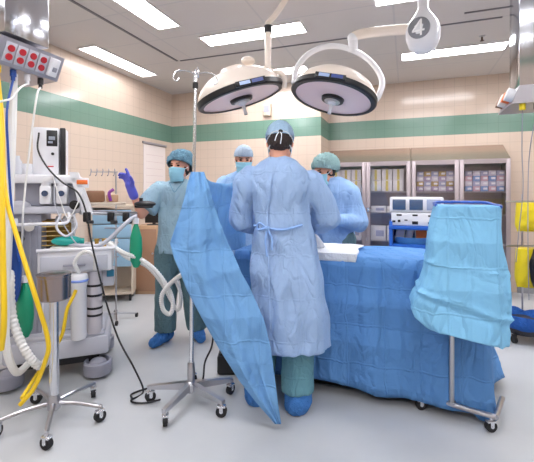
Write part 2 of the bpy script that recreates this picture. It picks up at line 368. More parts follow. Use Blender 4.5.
# ------------------------------------------------------------------ steel cabinets with glass doors
YC = 5.35; CT = 1.71
def cabinet(x0, x1, lb):
    t = thing('storage_cabinet', lb, 'cabinet', ((x0 + x1) / 2, (YC + YB2) / 2, 0)); w = x1 - x0; hw = w / 2; d0 = YC - (YC + YB2) / 2; d1 = -d0
    b = MB(); th = .02
    b.box((-hw + th / 2, 0, CT / 2), (th, d1 * 2 - .0, CT)); b.box((hw - th / 2, 0, CT / 2), (th, d1 * 2, CT)); b.box((0, d1 - .01, CT / 2), (w - 2 * th, .02, CT))
    b.box((0, 0, .08), (w - 2 * th, d1 * 2 - .02, .03)); b.box((0, 0, CT - .015), (w - 2 * th, d1 * 2, .03)); b.box((0, d0 + .04, .03), (w - 2 * th, .02, .07))
    obj('body', b, M_cab, t)
    pts = [Vector((sx * hw, y, z)) for sx in (-1, 1) for y, z in ((d0, CT), (d1, CT), (d1, CT + .21))]
    obj('sloped_top', MB().add(pts, [(0, 1, 2), (3, 5, 4), (0, 2, 5, 3), (1, 4, 5, 2), (0, 3, 4, 1)]), mat('sloped_steel_top', (190, 172, 158), .25, metal=.7), t, ang=10)
    for z in (1.31, 1.02, .64, .34): obj('shelf', MB().box((0, .03, z - .01), (w - .05, d1 * 2 - .12, .018)), M_cab if z < .5 else mat('pale_shelf', (205, 200, 205), .4, metal=.3), t)
    for s in (-1, 1):
        dx = s * hw / 2; dw = hw - .006; fw = .05; b = MB(); y = d0 - .012
        b.box((dx - dw / 2 + fw / 2, y, CT / 2 + .03), (fw, .022, CT - .08), bev=.003); b.box((dx + dw / 2 - fw / 2, y, CT / 2 + .03), (fw, .022, CT - .08), bev=.003)
        for zz, hh in ((CT - .035, .05), (.11, .08)): b.box((dx, y, zz), (dw - 2 * fw, .022, hh))
        dr = obj('door', b, M_cab, t)
        obj('glass_pane', MB().box((dx, y + .004, (CT - .06 + .15) / 2), (dw - 2 * fw, .004, CT - .06 - .15)), M_glass, dr)
        hb = MB(); hx = dx - s * (dw / 2 - .022)
        hb.box((hx, y - .014, 1.06), (.03, .008, .05)); hb.cyl((hx, y - .016, 1.06), (hx, y - .04, 1.06), .006).box((hx - s * -.02, y - .042, 1.06), (.07, .01, .014), bev=.003)
        obj('handle', hb, M_chrome, dr)
    return t
cabinet(-1.075, .058, 'glass-fronted steel cabinet behind the nurse in the green bouffant, left of the pair')
cabinet(.066, 1.19, 'glass-fronted steel cabinet at the right end, partly behind the cyan covered stand')
def crow(kind, x0, cols, cw, z0, rows, ch, y, d, mats, lbl, grp, band=None, cat='box'):
    proto = {}
    for r_ in range(rows):
        for c_ in range(cols):
            m = mats[(r_ * 3 + c_ * 2) % len(mats)]
            key = m.name
            if key not in proto:
                o = thing(kind, '', cat, (0, 0, 0)); body = obj('carton', MB().box((0, 0, ch / 2 - .0015), (cw * .93, d, ch - .003), bev=.003), m, o)
                if band: obj('printed_band', MB().box((0, -d / 2 - .0006, ch * .5), (cw * .22, .0012, ch * .92)), band, o)
                else: obj('printed_label', MB().box((cw * .1, -d / 2 - .0006, ch * .5), (cw * .5, .0012, ch * .4)), M_card if m is not M_card else M_cardd, o)
                proto[key] = o; q = o
            else: q = dup(proto[key])
            q.location = (x0 + cw * (c_ + .5), y, z0 + r_ * ch)
            rn = ['bottom row', 'second row', 'third row', 'fourth row', 'fifth row'][r_] if r_ < rows - 1 or rows == 1 else 'top row'
            if rows == 1: rn = 'single layer'
            cn = ['leftmost', 'second from left', 'third from left', 'fourth from left', 'fifth from left', 'sixth from left'][c_] if c_ < cols - 1 else 'rightmost'
            q['label'] = lbl + ', ' + rn + ', ' + cn; q['group'] = grp
yb = YC + .13
crow('supply_box', -1.0, 3, .14, 1.31, 2, .15, yb, .16, [M_card], 'white yellow-banded box behind first cabinet door', 'yellow banded boxes', M_yband)
crow('supply_box', -.46, 3, .145, 1.31, 2, .15, yb, .16, [M_card], 'white yellow-banded box behind second cabinet door', 'yellow banded boxes', M_yband)
pk = [mat('mauve_pack', (170, 150, 170), .6), M_cardd, mat('pale_pack', (205, 195, 200), .6), mat('ochre_pack', (180, 150, 90), .6)]
pk2 = [mat('blue_pack', (120, 150, 190), .6), M_cardd, mat('pink_pack', (200, 160, 165), .6), mat('pale_pack', (205, 195, 200), .6)]
crow('small_pack', .13, 5, .089, 1.31, 4, .065, yb, .15, pk, 'small mauve or white pack behind third cabinet door', 'small packs in the right cabinet')
crow('small_pack', .70, 5, .088, 1.31, 4, .065, yb, .15, pk2, 'small blue or pink pack behind fourth cabinet door', 'small packs in the right cabinet')
crow('storage_tray', -1.0, 2, .21, 1.02, 1, .09, yb, .17, [M_card], 'white low tray on middle shelf of first cabinet door', 'white trays in the cabinets', cat='tray')
crow('storage_tray', -.46, 2, .21, 1.02, 1, .09, yb, .17, [M_card], 'white low tray on middle shelf of second cabinet door', 'white trays in the cabinets', cat='tray')
crow('storage_tray', -1.0, 2, .21, .64, 1, .2, yb, .17, [M_card], 'tall white tray on lower shelf of first cabinet door', 'white trays in the cabinets', cat='tray')
crow('storage_tray', -.46, 2, .21, .64, 1, .2, yb, .17, [M_card], 'tall white tray on lower shelf of second cabinet door', 'white trays in the cabinets', cat='tray')
crow('wrapped_pack', .13, 3, .14, 1.02, 1, .13, yb, .17, [M_cardd], 'grey wrapped pack on middle shelf of third cabinet door', 'wrapped packs in the right cabinet', cat='pack')
crow('wrapped_pack', .70, 3, .14, 1.02, 1, .13, yb, .17, [M_cardd], 'grey wrapped pack on middle shelf of fourth cabinet door', 'wrapped packs in the right cabinet', cat='pack')

# ------------------------------------------------------------------ electrosurgery cart
ex = W(414, 215, 3.8); t = thing('equipment_cart', 'bright blue equipment cart between the table drape and the glass cabinets', 'cart', (ex.x, ex.y, 0), 0)
cw, cd = .48, .42; htop = CH + (HY - 226) / F * 3.8
b = MB()
for sx in (-1, 1): b.box((sx * (cw / 2 - .02), cd / 2, htop / 2 + .05), (.035, cd, htop - .02), bev=.008)
b.box((0, cd - .01, htop / 2 + .1), (cw - .08, .02, htop - .2))
obj('side_frame', b, M_bluep, t)
obj('top_shelf', MB().box((0, cd / 2, htop - .02), (cw, cd + .02, .04), bev=.008), M_bluep, t)
hs = CH + (HY - 245) / F * 3.8
for z in (hs, .35): obj('shelf', MB().box((0, cd / 2, z - .02), (cw - .075, cd, .04), bev=.006), M_bluep, t)
for sx in (-1, 1):
    for y in (.05, cd - .05):
        w = obj('caster', MB().cyl((sx * (cw / 2 - .03) - .012, y, .04), (sx * (cw / 2 - .03) + .012, y, .04), .04), M_rubber, t)
u = thing('generator_unit', 'white electrosurgery unit with black sockets on the blue cart', 'medical device', (ex.x, ex.y, htop + .001), 0)
obj('housing', MB().box((0, .17, .065), (.43, .32, .13), bev=.01), M_white, u)
for x, z, w, h in ((-.14, .105, .05, .016), (.01, .105, .05, .016), (.15, .1, .04, .016), (-.19, .04, .03, .02), (-.14, .045, .025, .025), (.01, .03, .055, .03), (.15, .03, .045, .018), (-.075, .055, .03, .012)):
    obj('socket', MB().box((x, .008, z), (w, .01, h), bev=.003), M_black, u)
u2 = thing('monitor_unit', 'white triple-screen console sitting on top of the electrosurgery unit', 'medical device', (ex.x, ex.y, htop + .133), 0)
Mx = Matrix.Rotation(R(-12), 3, 'X')
obj('housing', MB().box((.02, .12, .078), (.5, .22, .152), bev=.012), M_white, u2)
for x in (-.14, .02, .18): obj('screen', MB().box((x, .006, .078), (.125, .012, .105), bev=.004), mat('slate_screen', (70, 92, 125), .15, spec=.8) if x < .1 else mat('pale_screen', (160, 172, 200), .2), u2)
hz = hs + .001
def at(lx, ly, z): return Vector((ex.x, ex.y, 0)) + Vector((lx, ly, 0)) + UP * z
p = at(-.02, .2, hz); o = thing('instrument_tray', 'light blue tray on the shelf of the blue cart', 'tray', p, 0)
obj('tray_body', MB().lathe((0, 0, 0), (0, 0, 1), [(.001, .004), (.15, .004), (.165, .06), (.172, .062), (.156, .0), (.001, 0)], 32).disp(lambda p: Vector((p.x * 1.05, p.y * .8, p.z))), mat('light_blue_plastic', (95, 160, 215), .35), o)
for k, (lx, m, lb, wd) in enumerate(((-.12, M_card, 'white crumpled package with dark print on the light blue tray', .09), (-.03, M_card, 'white package standing next to the orange one on the blue cart', .07), (.085, M_orange, 'orange and white package on the shelf of the blue cart', .13))):
    p = at(lx - .01, .16, hz + .02); o = thing('package', lb, 'package', p, R(6 - 6 * k), 'packages on the blue cart')
    obj('wrapper', MB().box((0, 0, .08), (wd, .05, .13), Matrix.Rotation(R(10 if k < 2 else -4), 3, 'Y'), bev=.012), M_card, o)
    obj('print', MB().box((0, -.026, .075), (wd * .8, .003, .08), Matrix.Rotation(R(10 if k < 2 else -4), 3, 'Y')), M_orange if k == 2 else mat('pale_print', (200, 200, 214), .6), o)

# ------------------------------------------------------------------ caster + star base helper
def caster(parent, p, ang, r=.032):
    """twin-wheel caster as parts of a stand; p = floor point (local)"""
    p = Vector(p); d = Vector((math.cos(ang), math.sin(ang), 0)); s = Vector((-d.y, d.x, 0))
    w = MB(); w.cyl(p + UP * r - s * .012, p + UP * r + s * .012, r, seg=24)
    for q in (-1, 1): w.cyl(p + UP * r + s * q * .010, p + UP * r + s * q * .014, r * .55, seg=16)
    o = obj('caster', w, M_rubber, parent)
    f = MB(); f.box(p + UP * (r * 1.9) , (.05, .034, .012), rz(ang), bev=.004)
    for q in (-1, 1): f.box(p + UP * (r * 1.45) + s * q * .016, (.02, .004, r * 1.1), rz(ang))
    f.cyl(p + UP * r - s * .02, p + UP * r + s * .02, .006); f.cyl(p + UP * r * 2, p + UP * (r * 2 + .03), .009)
    obj('caster_fork', f, M_chrome, o)

# IV pole holding the drape
pc = V(-.47, 2.36, 0); t = thing('iv_pole', 'chrome IV pole on a five-legged wheeled base, propping up the blue drape', 'iv pole', pc, YAW)
b = MB().cyl((0, 0, .09), (.012, 0, 1.1), .0135).cyl((.012, 0, 1.1), (.03, 0, 2.05), .0105); obj('pole', b, M_chrome, t)
obj('hub', MB().lathe((0, 0, .07), (0, 0, 1), [(.03, 0), (.04, .01), (.04, .05), (.022, .065), (.022, .17), (.018, .18)], 24), M_steel, t)
obj('collar', MB().cyl((.027, 0, 1.94), (.028, 0, 1.975), .017), M_black, t)
for k, a in enumerate((177, 248, 324, 23, 98)):
    a = R(a); d = Vector((math.cos(a), math.sin(a), 0)); L = .27
    lg = MB(); x = Vector((-d.y, d.x, 0))
    lg.loft([[d * .02 + x * .016 + UP * .13, d * .02 - x * .016 + UP * .13, d * .02 - x * .016 + UP * .085, d * .02 + x * .016 + UP * .085],
             [d * L + x * .014 + UP * .1, d * L - x * .014 + UP * .1, d * L - x * .014 + UP * .078, d * L + x * .014 + UP * .078]])
    l = obj('leg', lg, M_steel, t, ang=20); caster(l, d * (L - .015), a + .6)
for k in range(4):
    a = k * PI / 2 + .3; d = Vector((math.cos(a), math.sin(a), 0)); c = Vector((.03, 0, 2.03))
    obj('hook', MB().tube([c, c + d * .07 + UP * .015, c + d * .12 + UP * .0, c + d * .135 - UP * .04, c + d * .115 - UP * .055, c + d * .1 - UP * .035], .004, 8), M_chrome, t)

# ------------------------------------------------------------------ steel stand in front of the anaesthesia machine
pc2 = V(-1.215, 2.18, 0); t = thing('ring_stand', 'chrome wheeled stand with a steel drum head in front of the anaesthesia machine', 'stand', pc2, YAW)
obj('pole', MB().cyl((0, 0, .1), (0, 0, .72), .026, seg=24), M_chrome, t)
obj('drum', MB().lathe((0, 0, .69), (0, 0, 1), [(.02, 0), (.08, .0), (.087, .008), (.087, .13), (.09, .134), (.09, .145), (.082, .148), (.02, .148)], 40), mat('satin_drum_steel', (165, 155, 155), .25, metal=1), t)
obj('hub', MB().lathe((0, 0, .06), (0, 0, 1), [(.025, 0), (.036, .01), (.036, .05), (.028, .07), (.028, .09)], 24), M_steel, t)
for k, a in enumerate((292, 357, 65, 215, 140)):
    a = R(a); d = Vector((math.cos(a), math.sin(a), 0)); L = .28
    l = obj('leg', MB().tube([d * .02 + UP * .1, d * .15 + UP * .098, d * L + UP * .082], lambda q: .014 - .003 * q, 10, 4), M_steel, t); caster(l, d * (L - .012), a + .9)

# ------------------------------------------------------------------ operating table and drape
TX0, TX1, TY0, TY1, TH = -1.15, .40, 2.50, 3.0, .885
t = thing('operating_table', 'operating table mostly hidden under the blue drape, dark base showing', 'table', ((TX0 + TX1) / 2, (TY0 + TY1) / 2, 0))
obj('base', MB().box((.1, 0, .05), (1.05, .4, .1), bev=.03).box((.1, 0, .12), (.6, .3, .06), bev=.02), M_black, t)
obj('column', MB().box((.1, 0, .42), (.24, .24, .6), bev=.02), M_steel, t)
obj('tabletop', MB().box((0, 0, .78), (1.5, .46, .05), bev=.01), M_steel, t)
obj('mattress', MB().box((0, 0, .84), (1.5, .46, .07), bev=.02), M_black, t)
def table_drape():
    cx, cy = (TX0 + TX1) / 2, (TY0 + TY1) / 2; hx, hy = (TX1 - TX0) / 2 + .015, (TY1 - TY0) / 2 + .02
    NP = 220; per = []
    rr = .05
    # rounded rectangle perimeter param
    segs = []
    def pt(u):
        L = [2 * (hx - rr), PI / 2 * rr, 2 * (hy - rr), PI / 2 * rr] * 2; tot = sum(L); s = u * tot
        base = [((-hx + rr, -hy), (1, 0)), None, ((hx, -hy + rr), (0, 1)), None, ((hx - rr, hy), (-1, 0)), None, ((-hx, hy - rr), (0, -1)), None]
        cc = {1: ((hx - rr, -hy + rr), -PI / 2), 3: ((hx - rr, hy - rr), 0), 5: ((-hx + rr, hy - rr), PI / 2), 7: ((-hx + rr, -hy + rr), PI)}
        for i, l in enumerate(L):
            if s <= l + 1e-9:
                if i % 2 == 0:
                    (x, y), (dx, dy) = base[i]; return Vector((x + dx * s, y + dy * s, 0)), Vector((dy, -dx, 0))
                (x, y), a = cc[i]; a += s / rr; n = Vector((math.cos(a), math.sin(a), 0)); return Vector((x, y, 0)) + n * rr, n
            s -= l
        return Vector((-hx + rr, -hy, 0)), Vector((0, -1, 0))
    P = [pt(i / NP) for i in range(NP)]
    rings = []
    for s in (.02, .3, .6, .85, .96): rings.append([Vector((cx, cy, 0)) + Vector((p.x * s, p.y * s, TH + .012 * noise.noise(Vector((p.x * s * 5, p.y * s * 5, 1))))) for p, n in P])
    rings.append([Vector((cx, cy, TH - .006)) + p * .995 for p, n in P])
    NV = 34
    for k in range(1, NV + 1):
        v = k / NV; ring = []
        for p, n in P:
            wx = p.x + cx; hem = .07
            if p.y < 0 and abs(n.y + 1) < .1: hem = .10 - .05 * max(0, min(1, (wx + .55) / .95)) + .008 * math.sin(wx * 9)
            crn = max(0, abs(n.x * n.y) * 2)
            if p.x > 0: hem = hem - .045 * crn + (.03 if n.x > .9 else 0)
            hem = max(hem, .012)
            z = (TH - .012) + (hem - TH) * v
            q = Vector((wx, p.y + cy, z))
            fl = .012 + .04 * v ** 1.3 + .02 * crn * v
            if n.x > .5: fl += .01 * v + .13 * v * v * max(0, min(1, (p.y + .05) / .2))
            if n.x < -.5: fl *= .3
            s_ = wx * 1.0 + (p.y) * 1.7
            fold = .022 * v * math.sin(s_ * 17 + 1.5 * noise.noise(Vector((s_ * 2, z * 1.5, 3)))) * (.5 + noise.noise(Vector((s_ * 1.3, 0, 9)))) + .024 * v * noise.noise(Vector((s_ * 3, z * 2.5, 2)))
            # pressed fold creases, a grid of 0.2 m squares
            a = abs(((s_ / .21) % 1) - .5) * 2; c = abs(((z / .2 + .1 * s_) % 1) - .5) * 2
            cre = .010 * (a ** 6) + .009 * (c ** 8) - .006 * ((1 - a) ** 8)
            ring.append(q + n * (fl + fold + cre))
        rings.append(ring)
    mb = MB(); mb.loft(rings, cap=False); mb.f.append(tuple(range(NP - 1, -1, -1)))
    return mb
solo('surgical_drape', 'large blue drape with square fold creases hanging over the operating table', 'drape', table_drape(), C_drape, solid=.004, ang=60)
# white towel on table
def sheet(nx, ny, fn):
    return MB().add([fn(i / nx, j / ny) for j in range(ny + 1) for i in range(nx + 1)], [(j * (nx + 1) + i, j * (nx + 1) + i + 1, (j + 1) * (nx + 1) + i + 1, (j + 1) * (nx + 1) + i) for j in range(ny) for i in range(nx)])
def tow(u, v):
    x = -.66 + .36 * u; y = 2.47 + .43 * v; z = TH + .022 + .006 * noise.noise(Vector((x * 9, y * 9, 0)))
    if v < .12: y = 2.478 - .012; z = TH + .02 - (.12 - v) * .42
    return Vector((x + .012 * math.sin(v * 9), y, z))
solo('towel', 'white towel spread on the table drape beside the scrubbed surgeon', 'towel', sheet(26, 26, tow), C_towel, solid=.006, ang=60)
g = MB(); tp = W(318, 248, 2.62)
g.v = []; g = MB().loft([[tp + Vector((math.cos(a) * r * 1.6 + ox, math.sin(a) * r * .8, z)) for a in [2 * PI * k / 14 for k in range(14)]] for r, z, ox in ((.02, -.01, 0), (.032, 0, 0), (.026, .03, -.005), (.014, .065, -.012), (.004, .085, -.016))])
g.disp(lambda p: p + Vector((.006 * noise.noise(p * 40), .006 * noise.noise(p * 40 + Vector((5, 0, 0))), 0)))
dz = TH + .03 - min(p.z for p in g.v); g.disp(lambda p: p + UP * dz)
solo('gauze_pile', 'small white peaked gauze pile on the towel next to the surgeon', 'gauze', g, C_towel, ang=25)

# drape screen hung from the IV pole
rowsA = [(172, 191, 204, 2.33, 2.33), (186, 187, 209, 2.27, 2.27), (200, 184, 213, 2.22, 2.24), (222, 177, 220, 2.19, 2.22), (243, 170, 228, 2.17, 2.2), (258, 174, 235, 2.15, 2.17), (272, 180, 241, 2.14, 2.14), (290, 187, 251, 2.13, 2.1), (320, 203, 264, 2.11, 2.07),
         (350, 220, 271, 2.1, 2.05), (380, 239, 275, 2.09, 2.05), (403, 257, 278, 2.08, 2.06), (424, 275, 281, 2.08, 2.08)]
def interp(rows, v):
    f = v * (len(rows) - 1); i = min(int(f), len(rows) - 2); q = f - i; return [a + (b - a) * q for a, b in zip(rows[i], rows[i + 1])]
def fA(u, v):
    y, l, r, zl, zr = interp(rowsA, v)
    px = l + (r - l) * u; Z = zl + (zr - zl) * u
    Z += .03 * math.sin(u * 7 + v * 4) * min(1, v * 3) * (1 - v) - .025 * noise.noise(Vector((u * 3, v * 6, 4))) - .02 * math.exp(-((u - .55 + .3 * v) * 9) ** 2)
    a = abs(((v * 5.2 + u * .5) % 1) - .5) * 2; c = abs(((u * 2.3 + v * .6) % 1) - .5) * 2
    Z -= .009 * a ** 7 + .009 * c ** 7
    if v > .97: Z = max(Z, 2.05)
    return W(px, y, Z)
mA = sheet(40, 110, fA)
# side part running away across the table head
def fB(u, v):
    y0 = 2.17; p0 = fA(1, min(1, v * .5)); 
    top = Vector((-1.235, 2.05, 1.43)).lerp(Vector((-1.235, 2.86, 1.41)), u)
    s = math.sin(u * PI)
    z = top.z - .06 * s * (1 - v) - v * .56
    x = top.x + .03 * math.sin(u * 14 + v * 2) * (.4 + v) + .015 * noise.noise(Vector((u * 5, v * 5, 8)))
    q = Vector((x, top.y, z)); k = max(0, 1 - u * 5)
    return q.lerp(p0, k)
mA2 = sheet(40, 30, fB); mA.add(mA2.v, mA2.f)
solo('surgical_drape', 'light blue drape hung on the IV pole, its long corner trailing down to the floor', 'drape', mA, C_drape2, solid=.004, ang=60)

# ------------------------------------------------------------------ covered instrument stand (right)
pb = V(1.06, 2.17, 0); t = thing('instrument_stand', 'wheeled instrument stand under a cyan plastic cover at the right front of the table', 'stand', pb)
q0 = V(.90, 2.30, .085); q1 = V(1.235, 2.06, .085); q2 = V(1.385, 2.25, .085); qm = q0.lerp(q1, .47)
obj('base_bar', MB().tube([q0, q0.lerp(q1, .5), q1], .015, 12, 2).tube([q1, q2], .015, 12, 2).cyl(qm, qm + UP * .02, .022), M_steel, t, world=True)
obj('pole', MB().cyl(qm + UP * .01, Vector((qm.x, qm.y, 1.16)), .0145).cyl(Vector((qm.x, qm.y, 1.14)), Vector((.287, 2.25, 1.19)), .012), M_steel, t, world=True)
tc = Vector((.287, 2.22, 1.2))
obj('tray', MB().box(tc, (.22, .23, .02), bev=.008), M_steel, t, world=True)
M0 = ROOT[t].inverted()
for q in (q0.lerp(q1, .06), q1.lerp(q0, .06)): caster(t, M0 @ Vector((q.x, q.y, 0)), .4, .03)
rowsC = [(207, 446, 496, .03), (206.5, 437.5, 502.5, .0), (209, 436, 504, 0), (215, 434, 504, 0), (228, 430, 503.5, 0), (245, 427.5, 505, 0), (262, 427, 510, 0), (278, 425, 513, 0), (292, 421, 514, 0), (304, 414, 514, 0), (315, 410, 513, 0), (325, 414, 513, 0), (333, 424, 512, 0)]
YF0, YB0 = 2.08, 2.385
def xat(px, y):
    q = (px - CX) / F; return y * (-.342 + .9397 * q) / (.9397 + .342 * q)
def cover():
    rings = []; N = 110; K = 70
    for k in range(K + 1):
        v = k / K; py, pl, pr, ins = interp(rowsC, v); ring = []
        h = CH + (HY - py) * 1.86 / F; xl, xr_ = xat(pl, YF0), xat(pr, YF0); y0_, y1_ = YF0 + ins - .015 * v, YB0 - ins + .01 * v
        for j in range(N):
            a = 2 * PI * j / N; c, s = math.cos(a), math.sin(a); e = .3 + .2 * v
            X = (xl + xr_) / 2 + (xr_ - xl) / 2 * math.copysign(abs(c) ** e, c); Y = (y0_ + y1_) / 2 + (y1_ - y0_) / 2 * math.copysign(abs(s) ** e, s)
            am = min(1, max(0, v * 4 - .6)); d_ = Vector((c, s, 0))
            f = am * (.012 * noise.noise(Vector((c * 2.4, s * 2.4, h * 3))) + .007 * math.sin(a * 8 + h * 6) * v)
            h1 = .93 - .10 * (X - .28); h2 = .755 - .18 * (X - .28)
            cr = .010 * max(0, 1 - abs(h - h1) / .012) + .014 * max(0, 1 - abs(h - h2) / .014) - .006 * max(0, 1 - abs(h - h2 + .03) / .02)
            hh = h - .16 * (X - xl) * v ** 3 + .012 * noise.noise(Vector((c * 3, s * 3, 5))) * v ** 4
            ring.append(Vector((X, Y, hh)) + d_ * (f + cr * am))
        rings.append(ring)
    mb = MB().loft(rings, cap=False); mb.f.append(tuple(range(N - 1, -1, -1))); return mb
cv = obj('plastic_cover', cover(), C_cover, t, world=True, label='cyan plastic cover', solid=.003, ang=60)
x0_, x1_ = xat(437, YF0), xat(503.5, YF0)
rm = [Vector(((x0_ + x1_) / 2 + (x1_ - x0_) / 2 * math.copysign(abs(math.cos(a)) ** .3, math.cos(a)), (YF0 + YB0) / 2 + (YB0 - YF0) / 2 * math.copysign(abs(math.sin(a)) ** .3, math.sin(a)), 1.232 + .012 * math.sin(a))) for a in [PI * k / 40 - .5 for k in range(49)]]
obj('blue_rim', MB().tube(rm, .008, 8, 2), mat('deep_blue_film', (50, 95, 185), .4), cv, world=True)

# ------------------------------------------------------------------ ceiling columns (service pendants)
def column(x0, x1, y0, y1, z, lb):
    t = thing('service_column', lb, 'ceiling pendant', ((x0 + x1) / 2, (y0 + y1) / 2, z))
    obj('shaft', MB().box((0, 0, (CEIL - z) / 2), (x1 - x0, y1 - y0, CEIL - z), bev=.004), M_polish, t)
    obj('ceiling_collar', MB().box((0, 0, CEIL - z - .015), (x1 - x0 + .04, y1 - y0 + .04, .03), bev=.005), M_steel, t)
    return t
c1 = column(-2.58, -2.2, 1.572, 1.864, 2.24, 'polished steel ceiling column at the top left above red outlets')
hx = MB(); y0, y1 = 1.545, 1.93
# outlet box hanging under the column, face turned to the room and tipped down
pts = [(-2.56, 2.05), (-2.26, 2.06), (-2.19, 2.21), (-2.56, 2.24)]
M1 = ROOT[c1].inverted()
hb = MB().loft([[Vector((x, y0, z)) for x, z in pts], [Vector((x, y1 + .05, z)) for x, z in pts]])
box_ = obj('outlet_box', hb, mat('satin_box_steel', (175, 172, 178), .35, metal=.6), c1, world=True, ang=10)
fd = (Vector((-2.19, 0, 2.21)) - Vector((-2.26, 0, 2.06))).normalized(); fn = Vector((fd.z, 0, -fd.x)); fm = Vector((-2.225, 0, 2.135))
Fm = Matrix((( fn.x, 0, fd.x), (0, 1, 0), (fn.z, 0, fd.z)))
for k in range(4):
    yy = 1.615 + k * .072; c = Vector((fm.x, yy, fm.z)) + fn * .004
    pl = obj('outlet_plate', MB().box(c, (.006, .064, .12), Fm, bev=.002), M_grey, c1, world=True)
    for s in (-1, 1):
        so = MB(); sc_ = c + fd * s * .026 + fn * .003; so.cyl(sc_, sc_ + fn * .008, .02, seg=20); obj('red_socket', so, M_red, pl, world=True)
c = Vector((fm.x, 1.91, fm.z)) + fn * .012
sw = obj('switch_plate', MB().box(c, (.03, .06, .12), Fm, bev=.004), M_white, c1, world=True)
obj('rocker', MB().box(c + fn * .018 - fd * .01, (.008, .03, .03), Fm, bev=.003), M_mgrey, sw, world=True)
for k in range(4):
    y = 1.6 + k * .095; obj('gas_coupling', MB().cyl((-2.3, y, 2.06), (-2.3, y, 2.02), .018).cyl((-2.3, y, 2.02), (-2.3, y, 1.995), .012), [mat('yellow_ring', (225, 195, 40), .4), M_blueh, M_white, M_black][k], c1, world=True)
c2 = column(.614, .92, 2.565, 2.79, 1.90, 'polished steel ceiling column at the top right edge')
pts = [(.56, 1.80), (.95, 1.80), (.95, 1.90), (.60, 1.90)]
obj('outlet_box', MB().loft([[Vector((x, 2.5, z)) for x, z in pts], [Vector((x, 2.84, z)) for x, z in pts]]), mat('satin_box_steel', (175, 172, 178)), c2, world=True, ang=10)
nd = Vector((-.93, 0, .35)).normalized()
for k, (y, m, w) in enumerate(((2.55, M_white, .05), (2.63, M_orange, .04), (2.71, M_card, .05), (2.78, M_brown, .04))):
    obj('socket', MB().cyl(Vector((.6, y, 1.845)), Vector((.6, y, 1.845)) + nd * .06, w * .75, seg=18), m, c2, world=True)
for k, (dx, m) in enumerate(((.05, M_ybag), (.12, M_black), (.2, M_green))):
    obj('gas_coupling', MB().cyl((.57 + dx, 2.53, 1.80), (.57 + dx, 2.53, 1.765), .016), m, c2, world=True)
def cable(name, lb, cat, pts, r, m, grp=None, ribs=0, seg=8, n=8):
    return solo(name, lb, cat, MB().tube(pts, r, seg, n, ribs=ribs), m, grp)
cable('cable', 'thin grey cable hanging from the right ceiling column past the yellow bags', 'cable', [Vector((.62, 2.53, 1.768)), W(522, 150, 2.3), W(523, 190, 2.32), W(519, 230, 2.35), W(516, 262, 2.4)], .0025, M_mgrey, 'thin cables from the right column')
cable('cable', 'thin grey cable hanging from the right ceiling column nearest the image edge', 'cable', [Vector((.69, 2.53, 1.768)), W(529, 160, 2.35), W(528, 240, 2.4), W(529, 300, 2.5)], .0025, M_mgrey, 'thin cables from the right column')

# ------------------------------------------------------------------ surgical lights
def dome_light(c, d, lb, rad=.3, panel_ang=0):
    """c = rim centre, d = direction the light shines"""
    c = Vector(c); d = Vector(d).normalized(); t = thing('surgical_light', lb, 'surgical light', c)
    u = -d
    obj('dome', MB().lathe(c, u, [(rad - .012, .0), (rad - .003, .03), (rad - .012, .065), (rad - .045, .11), (rad * .68, .15), (rad * .45, .178), (.1, .195), (.09, .21), (.05, .218), (.001, .218)], 64), M_cream, t, world=True)
    obj('rim', MB().lathe(c, u, [(rad - .03, -.012), (rad - .002, -.012), (rad + .008, -.002), (rad + .008, .028), (rad - .004, .034), (rad - .004, .03), (rad - .03, -.004)], 64, cap=False), M_black, t, world=True)
    obj('lens', MB().lathe(c, u, [(rad - .022, -.005), (rad * .8, .02), (rad * .45, .045), (.07, .05), (.001, .05)], 64), M_pink, t, world=True)
    hb = obj('hub', MB().lathe(c, d, [(.001, -.055), (.078, -.055), (.078, -.045), (.084, .0), (.078, .024), (.06, .028), (.001, .028)], 32), M_black, t, world=True)
    obj('hub_face', MB().lathe(c + d * .026, d, [(.001, 0), (.058, 0), (.054, .008), (.001, .008)], 32), M_steel, hb, world=True)
    obj('handle', MB().lathe(c + d * .024, d, [(.034, 0), (.03, .02), (.014, .03), (.012, .075), (.014, .095), (.008, .1), (.001, .1)], 24), M_white, hb, world=True)
    # control panel on the rim, towards the camera
    tc_ = (-c); tc_.z = 0; tc_ = (tc_ - d * tc_.dot(d)).normalized(); a = Matrix.Rotation(panel_ang, 3, d) @ tc_
    s = d.cross(a).normalized(); Mp = Matrix((a, s, d)).transposed()
    pc_ = c + a * (rad + .011) - d * .013
    p = obj('control_panel', MB().box(pc_ - a * .004, (.022, .2, .034), Mp, bev=.004), M_black, t, world=True)
    obj('display', MB().box(pc_ + s * .04 * (1 if s.dot(RT) < 0 else -1) + a * .008, (.004, .07, .022), Mp), mat('pale_display', (170, 195, 235), .3), p, world=True)
    obj('keypad', MB().box(pc_ + s * .045 * (-1 if s.dot(RT) < 0 else 1) + a * .008, (.004, .075, .022), Mp), mat('blue_keypad', (60, 80, 150), .3), p, world=True)
    return t, u
def VD(X, Z, h): return RT * X + FW * Z + UP * h
cA = W(241, 98, 2.7); tA, uA = dome_light(cA, VD(.29, .03, -.95), 'left domed surgical light with a pink inner lens above the surgeon', .305, R(-12))
cB = W(333, 98, 2.75); tB, uB = dome_light(cB, VD(-.25, -.12, -.96), 'right domed surgical light on the white yoke arm marked 4', .302, R(6))
